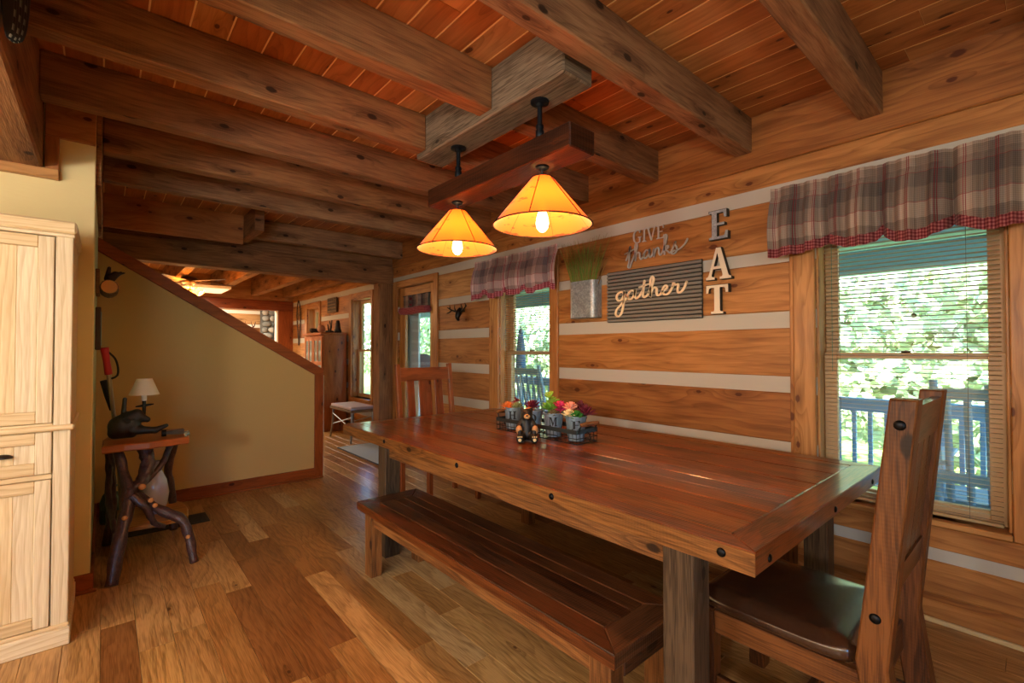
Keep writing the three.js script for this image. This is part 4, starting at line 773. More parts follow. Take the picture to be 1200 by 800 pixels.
{ // bear figurine sitting in front of the basket
  const t = thing('bear_figurine', 'little black bear figurine with tan paws sitting before the wire basket', 'figurine', [1.925, TOP, -2.075], -0.72);
  const body = sdfMesh([[[0, 0.045, 0], [0, 0.10, -0.005], 0.042, 0.034], [[0, 0.10, -0.004], [0, 0.158, 0.004], 0.03, 0.034], [[0, 0.155, 0.012], [0, 0.15, 0.042], 0.022, 0.014], [[-0.027, 0.185, -0.002], [-0.027, 0.187, -0.002], 0.011, 0.011], [[0.027, 0.185, -0.002], [0.027, 0.187, -0.002], 0.011, 0.011],
    [[-0.03, 0.118, 0], [-0.05, 0.085, 0.028], 0.016, 0.014], [[-0.05, 0.085, 0.028], [-0.042, 0.062, 0.055], 0.014, 0.014], [[0.03, 0.118, 0], [0.05, 0.085, 0.028], 0.016, 0.014], [[0.05, 0.085, 0.028], [0.042, 0.062, 0.055], 0.014, 0.014],
    [[-0.03, 0.03, 0.02], [-0.042, 0.026, 0.075], 0.028, 0.022], [[0.03, 0.03, 0.02], [0.042, 0.026, 0.075], 0.028, 0.022]], [-0.09, -0.01, -0.07], [0.09, 0.205, 0.11], 0.0042, 0.012);
  part(t, 'body', body, std('#14120f', 0.5));
  const tan = std('#b98a5a', 0.8), ell = (x, y, z, a, b, c) => { const g = new THREE.SphereGeometry(1, 12, 10); g.scale(a, b, c); return g.translate(x, y, z); };
  part(t, 'muzzle', ell(0, 0.15, 0.047, 0.019, 0.014, 0.013), std('#c89a62', 0.7)); part(t, 'nose', ell(0, 0.157, 0.06, 0.007, 0.005, 0.004), std('#0c0b0a', 0.3));
  for (const s of [-1, 1]) {
    part(t, 'eye', ell(s * 0.013, 0.17, 0.034, 0.0035, 0.0035, 0.0025), std('#050505', 0.2));
    part(t, 'sleeve', ell(s * 0.047, 0.072, 0.048, 0.019, 0.026, 0.017), tan, 'tan carved arm patch'); const f = part(t, 'foot', ell(s * 0.043, 0.026, 0.088, 0.022, 0.025, 0.013), std('#14120f', 0.5));
    part(f, 'sole_pad', ell(s * 0.043, 0.021, 0.099, 0.01, 0.01, 0.004), std('#d8c08a', 0.8)); part(f, 'toe_pads', merge([-1, 0, 1].map((k) => ell(s * 0.043 + k * 0.011, 0.039, 0.098, 0.0042, 0.0042, 0.003))), std('#d8c08a', 0.8));
  }
}

// ------------------------------------------------------------------ left side: pantry, branch table, wall pieces
{
  const o = [-0.5, 0, -3.19], t = thing('pantry_cabinet', 'pale washed-wood pantry cabinet with panelled doors and a drawer row', 'cabinet', o);
  const B = (p, name, m, a, b, c, d, e, f, ax, bev = 0.003) => part(p, name, cbox(a - o[0], b - o[0], c, d, e - o[2], f - o[2], bev, ax), m);
  const zf = -2.92, L = -0.89, Rt = -0.11;
  B(t, 'carcass', M.pale[1], L, Rt, 0.04, 1.84, -3.455, zf - 0.022, 'y');
  for (const x of [L, -0.528, Rt - 0.057]) B(t, 'face_stile', M.pale[0], x, x + 0.057, 0.075, 1.84, zf - 0.021, zf, 'y');
  for (const [a, b] of [[0.745, 0.766], [0.957, 0.99], [1.825, 1.84]]) { B(t, 'face_rail', M.pale[2], L + 0.057, -0.529, a, b, zf - 0.021, zf - 0.001, 'x'); B(t, 'face_rail', M.pale[2], -0.47, Rt - 0.058, a, b, zf - 0.021, zf - 0.001, 'x'); }
  B(t, 'crown', M.pale[2], L - 0.03, Rt + 0.012, 1.84, 1.895, -3.458, zf + 0.03, 'x', 0.008); B(t, 'crown_fillet', M.pale[0], L - 0.015, Rt + 0.006, 1.825, 1.84, -3.457, zf + 0.014, 'x');
  B(t, 'waist_moulding', M.pale[2], L - 0.02, Rt + 0.012, 0.957, 0.982, -3.457, zf + 0.02, 'x', 0.006);
  B(t, 'plinth', M.pale[0], L - 0.014, Rt + 0.008, 0, 0.078, -3.457, zf + 0.016, 'x', 0.004); B(t, 'plinth_moulding', M.pale[2], L - 0.008, Rt + 0.004, 0.078, 0.095, -3.456, zf + 0.009, 'x', 0.006);
  const door = (x0, x1, y0, y1, name) => {
    const s = 0.052, z = zf, d = B(t, name, M.pale[1], x0, x1, y0, y1, z - 0.0205, z - 0.0165, 'y', 0.001);
    B(d, 'door_stile', M.pale[0], x0, x0 + s, y0, y1, z - 0.0165, z + 0.004, 'y'); B(d, 'door_stile', M.pale[0], x1 - s, x1, y0, y1, z - 0.0165, z + 0.004, 'y');
    B(d, 'door_rail', M.pale[1], x0 + s, x1 - s, y0, y0 + s, z - 0.0165, z + 0.004, 'x'); B(d, 'door_rail', M.pale[1], x0 + s, x1 - s, y1 - s, y1, z - 0.0165, z + 0.004, 'x');
    const n = 3, w = (x1 - x0 - 2 * s) / n;
    for (let i = 0; i < n; i++) B(d, 'panel_board', M.pale[(i + 1) % 3], x0 + s + i * w, x0 + s + (i + 1) * w, y0 + s, y1 - s, z - 0.016, z - 0.006, 'y', 0.0025);
    return d;
  };
  for (const [a, b] of [[L + 0.06, -0.531], [-0.468, Rt - 0.061]]) {
    door(a, b, 0.993, 1.822, 'upper_door'); door(a, b, 0.098, 0.742, 'lower_door');
    const d = door(a, b, 0.769, 0.954, 'drawer'), k = part(d, 'cup_pull', new THREE.SphereGeometry(0.032, 14, 8, 0, Math.PI * 2, 0, Math.PI / 2), std('#3a3330', 0.4, 0.8), 'dark metal cup pull'); k.scale.set(1, 0.55, 0.7); k.position.set((a + b) / 2 - o[0], 0.855, zf + 0.0 - o[2]);
  }
}
const barkN = [pnoise(611, 30, 20), pnoise(612, 90, 60)];
const barkMap = tex(256, 256, (u, v) => { const q = barkN[0](u * 30, v * 20), s = barkN[1](u * 90, v * 60), k = 0.5 * q + 0.5 * s; return [mix(46, 92, k), mix(32, 62, k), mix(34, 58, k)]; });
const barkBump = tex(256, 256, (u, v) => { const q = 255 * (0.5 * barkN[0](u * 30, v * 20) + 0.5 * barkN[1](u * 90, v * 60)); return [q, q, q]; }, false);
M.bark = new THREE.MeshPhysicalMaterial({ map: barkMap, bumpMap: barkBump, bumpScale: 0.003, roughness: 0.4, clearcoat: 0.4, clearcoatRoughness: 0.2 });
M.cutWood = std('#c98a4a', 0.6);
{
  const o = [0.24, 0, -3.95], t = thing('branch_table', 'varnished branch table with live-edge slab top beside the stairs', 'side table', o);
  const q = (pts) => pts.map(([x, y, z]) => [x - o[0], y, z - o[2]]);
  const top = cut([[-0.005, -3.70], [0.1, -3.715], [0.22, -3.70], [0.34, -3.735], [0.432, -3.75], [0.45, -3.95], [0.44, -4.2], [0.3, -4.23], [0.15, -4.2], [0.04, -4.22], [0.0, -4.0]].map(([x, z]) => [x - o[0], -(z - o[2])]), 0.045, 0.008, 'x');
  top.rotateX(-Math.PI / 2); top.translate(0, 0.695, 0); part(t, 'slab_top', top, woodMat(T.plank, { color: '#f0b890', rough: 0.35, coat: 0.4 }));
  const low = cut([[0.07, -3.82], [0.3, -3.80], [0.44, -3.83], [0.46, -4.0], [0.45, -4.2], [0.4, -4.28], [0.08, -4.28]].map(([x, z]) => [x - o[0], -(z - o[2])]), 0.03, 0.006, 'x');
  low.rotateX(-Math.PI / 2); low.translate(0, 0.17, 0); part(t, 'lower_shelf', low, woodMat(T.oak, { color: '#f0cf9a', rough: 0.4, coat: 0.3 }));
  const L = (name, pts, r, s) => part(t, name, limb(q(pts), r, 28, 12, 0.12, s), M.bark);
  L('leg', [[0.045, 0.0, -3.46], [0.075, 0.2, -3.52], [0.12, 0.42, -3.66], [0.1, 0.56, -3.76], [0.07, 0.7, -3.82]], [0.032, 0.034, 0.036, 0.03, 0.024], 3);
  L('leg', [[0.435, 0.0, -3.50], [0.415, 0.14, -3.53], [0.375, 0.26, -3.56], [0.27, 0.33, -3.62], [0.17, 0.42, -3.70], [0.12, 0.45, -3.70]], [0.024, 0.026, 0.03, 0.024, 0.022], 5);
  L('leg', [[0.40, 0.0, -4.24], [0.385, 0.25, -4.22], [0.36, 0.45, -4.2], [0.40, 0.7, -4.12]], [0.026, 0.026, 0.026, 0.024], 7);
  L('leg', [[0.03, 0.0, -4.2], [0.05, 0.3, -4.16], [0.03, 0.7, -4.12]], [0.026, 0.026, 0.024], 8);
  L('brace', [[0.12, 0.45, -3.68], [0.19, 0.5, -3.75], [0.22, 0.6, -3.82], [0.2, 0.7, -3.86]], [0.03, 0.036, 0.04, 0.038], 9);
  L('brace', [[0.2, 0.45, -3.85], [0.3, 0.55, -3.92], [0.36, 0.7, -3.98]], [0.018, 0.018, 0.02], 10);
  L('brace', [[0.13, 0.44, -3.64], [0.2, 0.36, -3.62], [0.25, 0.24, -3.66], [0.3, 0.2, -3.7]], [0.026, 0.022, 0.018, 0.012], 11);
  L('brace', [[0.06, 0.25, -3.62], [0.03, 0.4, -3.9], [0.04, 0.55, -4.14]], [0.016, 0.018, 0.016], 12);
  for (const [x, y, z, r] of [[0.185, 0.475, -3.69, 0.019], [0.225, 0.4, -3.63, 0.015], [0.245, 0.37, -3.61, 0.014], [0.4, 0.17, -3.505, 0.012], [0.1, 0.34, -3.56, 0.014]]) { const g = new THREE.SphereGeometry(r, 10, 8); g.scale(1, 1, 0.6); part(t, 'cut_knot', g.translate(x - o[0], y, z - o[2] + 0.02), M.cutWood, 'pale sawn branch stub'); }
}
{ // carved lamp on the branch table
  const t = thing('carved_bear_lamp', 'dark carved animal table lamp with cream shade on the branch table', 'lamp', [0.12, 0.756, -3.93]);
  const cr = rng(77), chips = Array.from({ length: 46 }, () => { const a = cr() * 6.28, b = cr() * 0.16 - 0.08, h = 0.03 + cr() * 0.09, q = [b, h, Math.cos(a) * (0.062 - Math.abs(b) * 0.25)]; return [q, [q[0] + 0.02 * (cr() - 0.3), q[1] + 0.02 * (cr() - 0.5), q[2]], 0.009, 0.006]; });
  part(t, 'carving', sdfMesh([...chips, [[-0.03, 0.07, 0], [0.01, 0.075, 0], 0.07, 0.06], [[0.0, 0.11, 0], [0.045, 0.135, 0], 0.05, 0.038], [[0.06, 0.12, 0.01], [0.10, 0.1, 0.01], 0.03, 0.018], [[0.03, 0.04, 0.03], [0.14, 0.03, 0.04], 0.03, 0.02], [[0.14, 0.03, 0.04], [0.2, 0.055, 0.045], 0.02, 0.012], [[-0.02, 0.16, 0.0], [-0.015, 0.24, -0.01], 0.014, 0.012], [[-0.06, 0.03, 0], [0.02, 0.025, 0], 0.04, 0.035]], [-0.12, -0.018, -0.1], [0.23, 0.26, 0.1], 0.0055, 0.01), std('#20221f', 0.5));
  part(t, 'stem', limb([[0.08, 0.08, -0.02], [0.085, 0.16, -0.03], [0.085, 0.235, -0.03]], [0.012, 0.01, 0.011], 10, 10), M.black); part(t, 'twig_collar', limb([[0.04, 0.185, -0.03], [0.085, 0.19, -0.03], [0.135, 0.197, -0.02]], [0.004, 0.01, 0.004], 10, 8), M.black);
  part(t, 'candle_socket', tr(lathe([[0, 0], [0.014, 0], [0.014, 0.05], [0, 0.05]], 14), 0.085, 0.222, -0.03), M.white);
  part(t, 'shade', tr(new THREE.CylinderGeometry(0.042, 0.082, 0.105, 32, 1, true), 0.085, 0.315, -0.03), new THREE.MeshPhysicalMaterial({ color: new THREE.Color('#efe4c4'), roughness: 0.9, transmission: 0.3, thickness: 0, side: THREE.DoubleSide }), 'cream paper shade');
}
{ // brush-like bundle and crystal on the slab
  const t = thing('twig_brush', 'bundle of bristles lying on the branch table', 'brush', [0.36, 0.7415, -3.87]);
  const r = rng(63), gs = []; for (let i = 0; i < 60; i++) { const a = (r() - 0.5) * 0.09, h = 0.006 + r() * 0.032; gs.push(rod([-0.06, 0.012 + h * 0.4, a * 0.3], [0.055, h, a], 0.0022, 5)); }
  part(t, 'bristles', merge(gs), std('#5a4a3a', 0.9)).userData.kind = 'stuff'; part(t, 'binding', tr(new THREE.CylinderGeometry(0.022, 0.022, 0.025, 14).rotateZ(Math.PI / 2), -0.055, 0.022, 0), M.black);
  solo('crystal_ornament', 'small clear glass ornament at the end of the branch table', 'ornament', new THREE.IcosahedronGeometry(0.02, 0), phys('#d8f4ea', 0.02, { transmission: 0.9, thickness: 0.03, ior: 1.5 }), [0.425, 0.757, -3.80]);
  solo('pale_vase', 'pale lilac ceramic vase standing on the lower shelf of the branch table', 'vase', lathe([[0, 0], [0.05, 0], [0.075, 0.05], [0.085, 0.13], [0.07, 0.22], [0.035, 0.3], [0.03, 0.33], [0.036, 0.35], [0.03, 0.35], [0.024, 0.32], [0, 0.3]], 26), phys('#b4b4c4', 0.15, { clearcoat: 0.6 }), [0.27, 0.2005, -4.05]);
  const j = thing('glass_jug', 'green glass jug with ringed neck on the floor under the branch table', 'jug', [0.05, 0, -4.72]);
  part(j, 'jug_body', lathe([[0, 0], [0.06, 0], [0.065, 0.02], [0.065, 0.16], [0.05, 0.21], [0.022, 0.25], [0.02, 0.3], [0.025, 0.305], [0.02, 0.31], [0, 0.31]], 22), phys('#4f7f78', 0.08, { transmission: 0.6, thickness: 0.02 })); const tg = new THREE.TorusGeometry(0.028, 0.007, 8, 20); part(j, 'jug_handle', tg.translate(0.045, 0.25, 0), phys('#4f7f78', 0.1));
}
{ // dark floor register
  const t = thing('floor_vent', 'dark grey floor register set near the stair wall', 'vent', [0.36, 0.0, -4.4]), m = std('#33342f', 0.5, 0.5);
  part(t, 'frame', merge([cbox(-0.25, 0.27, 0, 0.006, 0.12, 0.14, 0.002, 'x'), cbox(-0.25, 0.27, 0, 0.006, -0.1, -0.08, 0.002, 'x'), cbox(-0.25, -0.23, 0, 0.006, -0.08, 0.12, 0.002, 'z'), cbox(0.25, 0.27, 0, 0.006, -0.08, 0.12, 0.002, 'z')]), m);
  for (let i = 0; i < 9; i++) part(t, 'louvre', cbox(-0.23, 0.25, 0.001, 0.005, -0.078 + i * 0.022, -0.064 + i * 0.022, 0.001, 'x'), m);
}
{ // pieces hung on the narrow return wall
  const X0 = -0.045;
  const s = thing('log_wall_shelf', 'half-log wall shelf on the narrow wall by the stairs', 'shelf', [X0, 1.68, -4.02]);
  part(s, 'half_log', limb([[0.065, 0.03, -0.16], [0.068, 0.03, 0], [0.065, 0.03, 0.16]], [0.045, 0.047, 0.045], 10, 14, 0.06), M.grey); part(s, 'back_board', cbox(0, 0.02, -0.01, 0.14, -0.15, 0.15, 0.003, 'z'), M.beam[1]); part(s, 'log_end', tr(new THREE.CylinderGeometry(0.04, 0.04, 0.006, 18).rotateX(Math.PI / 2), 0.066, 0.03, 0.163), M.cutWood);
  const b = thing('carved_birds', 'dark carved birds perched on the half-log shelf', 'ornament', [0.02, 1.753, -3.98]);
  part(b, 'carving', sdfMesh([[[0, 0.02, -0.05], [0.02, 0.05, -0.05], 0.022, 0.02], [[0.02, 0.05, -0.05], [0.06, 0.075, -0.05], 0.012, 0.006], [[0.01, 0.02, 0.05], [0.03, 0.045, 0.05], 0.024, 0.02], [[0.03, 0.045, 0.05], [0.075, 0.06, 0.05], 0.012, 0.005], [[-0.01, 0.02, 0.0], [0.0, 0.09, 0.0], 0.016, 0.01]], [-0.05, -0.004, -0.1], [0.1, 0.11, 0.1], 0.006, 0.012), std('#2b211b', 0.7));
  const f = thing('framed_picture', 'dark framed picture hung under the half-log shelf', 'picture', [X0, 1.315, -4.2]);
  part(f, 'frame', cbox(0, 0.028, 0, 0.28, -0.12, 0.14, 0.004, 'y'), M.barnDark); part(f, 'mount', cbox(0.027, 0.031, 0.03, 0.25, -0.09, 0.11, 0.001, 'y'), paint('#7fa6a4', 0.4));
  const k = thing('red_grip_stick', 'metal stick with red grip and black strap leaning by the branch table', 'stick', [0.08, 0, -4.32]);
  part(k, 'shaft', limb([[0.03, 0.0, -0.02], [0.0, 0.6, 0.05], [-0.055, 1.16, 0.13]], [0.011, 0.012, 0.013], 10, 10), std('#a89a80', 0.35, 0.8)); part(k, 'grip', limb([[-0.055, 1.15, 0.13], [-0.068, 1.25, 0.145], [-0.078, 1.33, 0.155]], [0.022, 0.019, 0.024], 8, 12), std('#b5161c', 0.45)); part(k, 'strap', limb([[-0.075, 1.32, 0.155], [-0.02, 1.25, 0.15], [-0.01, 1.14, 0.14], [-0.04, 1.12, 0.13]], [0.007, 0.007], 12, 6), std('#141414', 0.8));
  const k2 = thing('black_grip_stick', 'stick with black foam grip leaning behind the branch table', 'stick', [0.1, 0, -4.45]);
  part(k2, 'shaft', limb([[0.02, 0.0, 0], [0, 0.5, 0.03], [-0.05, 0.9, 0.06]], [0.01, 0.01], 8, 8), std('#3a3632', 0.4, 0.6)); part(k2, 'grip', limb([[-0.05, 0.89, 0.06], [-0.075, 1.0, 0.075], [-0.1, 1.1, 0.085]], [0.018, 0.024, 0.022], 8, 10), std('#161616', 0.8));
}
{ // feathers of a mounted bird over the big beam
  const t = thing('feather_fan', 'black and white barred feathers hanging on the big rough beam', 'feathers', [-0.235, 2.575, -2.1]);
  const bar = tex(64, 256, (u, v) => { const k = Math.sin(v * 60) > 0 ? 1 : 0, c = mix(26, 190, k * (0.5 + 0.5 * Math.sin(u * 9))); return [c * 0.95, c, c * 0.88]; }), fm = new THREE.MeshStandardMaterial({ map: bar, roughness: 0.9, side: THREE.DoubleSide });
  for (let i = 0; i < 7; i++) { const g = new THREE.SphereGeometry(1, 10, 14); g.scale(0.022, 0.17, 0.004); g.translate(0, -0.15, 0); const m = part(t, 'feather', g, i % 2 ? fm : std('#121210', 0.8)); m.position.set(0.005 + i * 0.004, 0, 0.09 - i * 0.03); m.rotation.set(0.15 - i * 0.08, 0.9, 0); }
}

// ------------------------------------------------------------------ living room and great room beyond
{
  const t = thing('door_mat', 'pale blue-grey mat on the floor before the glass door', 'mat', [2.66, 0, -5.66]);
  part(t, 'pile', cbox(-0.28, 0.28, 0.001, 0.012, -0.6, 0.6, 0.004, 'z'), std('#9fb0c4', 0.95)); part(t, 'border', merge([cbox(-0.3, -0.28, 0.001, 0.01, -0.62, 0.62, 0.003, 'z'), cbox(0.28, 0.3, 0.001, 0.01, -0.62, 0.62, 0.003, 'z'), cbox(-0.28, 0.28, 0.001, 0.01, 0.6, 0.62, 0.003, 'x'), cbox(-0.28, 0.28, 0.001, 0.01, -0.62, -0.6, 0.003, 'x')]), std('#3b4450', 0.9));
}
{ // hutch
  const o = [2.82, 0, -8.05], t = thing('red_hutch', 'tall reddish pine hutch with glazed doors against the log wall', 'hutch', o);
  const B = (p, name, m, a, b, c, d, e, f, ax, bev = 0.003) => part(p, name, cbox(a - o[0], b - o[0], c, d, e - o[2], f - o[2], bev, ax), m);
  const x0 = 2.62, z0 = -8.48, z1 = -7.62;
  B(t, 'carcass', M.hutch, x0 + 0.02, 3.02, 0, 1.55, z0, z1, 'y'); B(t, 'cornice', M.hutch, x0 - 0.025, 3.02, 1.55, 1.59, z0 - 0.03, z1 + 0.03, 'z', 0.008);
  for (const [a, b] of [[z0 + 0.01, -8.055], [-8.045, z1 - 0.01]]) {
    const d = B(t, 'glazed_door', M.hutch, x0 + 0.012, x0 + 0.02, 0.62, 1.52, a, b, 'y');
    for (const z of [a, (a + b) / 2 - 0.02, b - 0.05]) B(d, 'door_stile', M.hutch, x0, x0 + 0.014, 0.62, 1.52, z, z + (z === a || z === b - 0.05 ? 0.05 : 0.04), 'y');
    for (const y of [0.62, 1.06, 1.46]) B(d, 'door_rail', M.hutch, x0 + 0.001, x0 + 0.014, y, y + 0.06, a + 0.05, b - 0.05, 'z');
    for (const [y, h] of [[0.68, 0.38], [1.12, 0.34]]) for (const [z, zz] of [[a + 0.05, (a + b) / 2 - 0.02], [(a + b) / 2 + 0.02, b - 0.05]]) B(d, 'pane', M.glassSmoke, x0 + 0.006, x0 + 0.011, y, y + h, z, zz, 'y', 0);
    B(t, 'lower_door', M.hutch, x0, x0 + 0.02, 0.08, 0.58, a, b, 'y', 0.006);
    const k = part(d, 'knob', new THREE.SphereGeometry(0.02, 12, 8), M.black); k.position.set(x0 - 0.012 - o[0], 1.0, (a < -8.1 ? b - 0.03 : a + 0.03) - o[2]);
  }
}
{ // ornaments on the hutch
  const H = 1.5905, mk = (name, label, x, z, bones, lo, hi, mat) => solo(name, label, 'ornament', sdfMesh(bones, lo, hi, 0.009, 0.02), mat, [x, H, z], 0, 'ornaments on the hutch');
  mk('round_ornament', 'round pinkish ornament on top of the hutch', 2.72, -7.95, [[[0, 0.065, 0], [0, 0.075, 0], 0.065, 0.06]], [-0.09, -0.01, -0.09], [0.09, 0.15, 0.09], std('#b07a5a', 0.6));
  mk('antler_ornament', 'dark curved antler ornament on top of the hutch', 2.82, -7.85, [[[-0.05, 0.02, 0], [0.05, 0.02, 0], 0.02, 0.02], [[0, 0.02, -0.03], [0, 0.14, -0.09], 0.016, 0.01], [[0, 0.02, 0.03], [0, 0.2, 0.1], 0.016, 0.01], [[0, 0.1, 0.06], [0, 0.19, 0.0], 0.012, 0.008]], [-0.13, -0.01, -0.13], [0.13, 0.23, 0.13], std('#2a1c16', 0.6));
  mk('bear_carving', 'dark standing carved bear at the end of the hutch top', 2.9, -7.7, [[[0, 0.05, 0], [0, 0.12, 0], 0.05, 0.04], [[0, 0.16, 0], [0, 0.18, 0], 0.035, 0.03], [[-0.04, 0.02, 0], [-0.04, 0.03, 0], 0.022, 0.02], [[0.04, 0.02, 0], [0.04, 0.03, 0], 0.022, 0.02]], [-0.1, -0.005, -0.1], [0.1, 0.22, 0.1], std('#1d1512', 0.6));
  mk('low_carving', 'low dark carved animal on the left of the hutch top', 2.72, -8.25, [[[-0.06, 0.05, 0], [0.06, 0.05, 0.02], 0.035, 0.03], [[0.08, 0.07, 0.02], [0.1, 0.08, 0.02], 0.022, 0.018], [[-0.05, 0.012, 0], [-0.05, 0.03, 0], 0.013, 0.013], [[0.05, 0.012, 0], [0.05, 0.03, 0], 0.013, 0.013]], [-0.12, -0.005, -0.12], [0.13, 0.12, 0.12], std('#33241c', 0.6));
}
{ // stool with metal legs
  const t = thing('metal_leg_stool', 'long stool with grey metal legs and pale cushion by the window', 'stool', [2.78, 0, -6.78]), m = std('#8c8f90', 0.4, 0.7);
  part(t, 'seat_frame', cbox(-0.19, 0.19, 0.43, 0.465, -0.4, 0.4, 0.004, 'z'), M.grey); part(t, 'cushion', cbox(-0.18, 0.18, 0.465, 0.505, -0.38, 0.38, 0.014, 'z'), std('#b9b4cc', 0.9), 'pale lilac cushion');
  for (const [x, z] of [[-0.16, -0.36], [0.16, -0.36], [-0.16, 0.36], [0.16, 0.36]]) part(t, 'leg', limb([[x * 1.15, 0, z * 1.08], [x, 0.22, z], [x * 0.95, 0.43, z * 0.97]], [0.013, 0.016, 0.018], 6, 10), m);
  part(t, 'cross_brace', rod([-0.16, 0.2, -0.35], [-0.16, 0.36, 0.35], 0.008), m); part(t, 'cross_brace', rod([-0.16, 0.36, -0.35], [-0.16, 0.2, 0.35], 0.008), m); part(t, 'cross_brace', rod([0.16, 0.2, -0.35], [0.16, 0.36, 0.35], 0.008), m);
}
{ // wall pieces
  const t = thing('wall_plaque', 'square grey carved plaque above the hutch', 'plaque', [WX - 0.022, 1.965, -8.5], FACE); part(t, 'board', cbox(0, 0.42, 0, 0.26, 0, 0.02, 0.004, 'x'), M.grey); const r = rng(70), d = []; for (let i = 0; i < 26; i++) { const x = 0.04 + (i % 7) * 0.055, y = 0.035 + Math.floor(i / 7) * 0.055; d.push(cbox(x, x + 0.03 + r() * 0.015, y, y + 0.03, 0.02, 0.026, 0.002, 'x')); } part(t, 'relief', merge(d), std('#4a433c', 0.8));
  const s = thing('snowshoe', 'dark old snowshoe hung on the far log wall', 'snowshoe', [WX - 0.02, 1.4, -10.3], FACE); const lp = [[0.12, 0.0, 0], [0.05, 0.3, 0], [0.0, 0.6, 0.005], [0.06, 0.85, 0.01], [0.12, 0.92, 0.012], [0.18, 0.85, 0.01], [0.24, 0.6, 0.005], [0.19, 0.3, 0], [0.12, 0.0, 0]]; part(s, 'bent_frame', limb(lp, [0.012, 0.012], 40, 8), std('#3a2618', 0.7)); const ln = []; for (let i = 0; i < 9; i++) ln.push(rod([0.03, 0.35 + i * 0.055, 0.005], [0.21, 0.38 + ((i * 5) % 9) * 0.055, 0.005], 0.004, 5)); part(s, 'lacing', merge(ln), std('#6a5238', 0.8));
  for (const [y, c] of [[1.44, '#9fb4c0'], [1.02, '#8d8f90'], [0.72, '#7f8f98']]) solo('switch_plate', y > 1.3 ? 'tall pale blue panel on the log beside the post' : y > 0.9 ? 'upper small grey plate on the log beside the post' : 'lower small grey plate on the log beside the post', 'wall plate', cbox(-0.008, 0, 0, y > 1.3 ? 0.4 : 0.1, -0.07, 0.02, 0.003, 'y'), paint(c, 0.5), [WX - 0.003, y, -6.56]);
}
{ // ceiling fan with lamps
  const t = thing('ceiling_fan', 'ceiling fan with brass body and glowing amber shades over the living room', 'ceiling fan', [0.93, 2.24, -8.3]);
  part(t, 'downrod', rod([0, 0.14, 0], [0, 0.53, 0], 0.013, 10), M.brass); part(t, 'motor', lathe([[0, 0.03], [0.07, 0.03], [0.11, 0.06], [0.12, 0.1], [0.09, 0.14], [0, 0.15]], 28), std('#4a3a26', 0.35, 0.8));
  for (let i = 0; i < 5; i++) { const g = cut([[0.13, -0.05], [0.2, -0.06], [0.62, -0.075], [0.66, 0], [0.62, 0.075], [0.2, 0.06], [0.13, 0.05]], 0.008, 0.002, 'x'); g.rotateX(-Math.PI / 2 + 0.12); const b = part(t, 'blade', g, std('#5e5a6a', 0.5)); b.position.y = 0.075; b.rotation.y = i * Math.PI * 0.4 + 0.25; }
  part(t, 'lamp_arm_hub', lathe([[0, -0.06], [0.035, -0.055], [0.05, -0.02], [0.05, 0.03], [0, 0.03]], 20), std('#b9a27a', 0.3, 0.9));
  for (let i = 0; i < 4; i++) {
    const a = i * Math.PI / 2 + 0.55, c = Math.cos(a), s = Math.sin(a), h = part(t, 'lamp_shade', (() => { const g = new THREE.CylinderGeometry(0.028, 0.062, 0.1, 22, 1, true); g.rotateZ(0.85); g.rotateY(-a); return g.translate(c * 0.13, -0.06, s * 0.13); })(), new THREE.MeshPhysicalMaterial({ color: new THREE.Color('#f2a64a'), roughness: 0.6, transmission: 0.5, thickness: 0, side: THREE.DoubleSide }), 'amber glass shade');
    part(h, 'bulb', tr(new THREE.SphereGeometry(0.028, 14, 10), c * 0.14, -0.066, s * 0.14), new THREE.MeshStandardMaterial({ color: 0xffffff, emissive: new THREE.Color('#ffdca0'), emissiveIntensity: 6 }));
    const l = new THREE.PointLight(new THREE.Color('#ffcf90'), 2.4); l.position.set(c * 0.14, -0.066, s * 0.14); l.castShadow = true; l.shadow.radius = 1.3; t.add(l);
  }
}
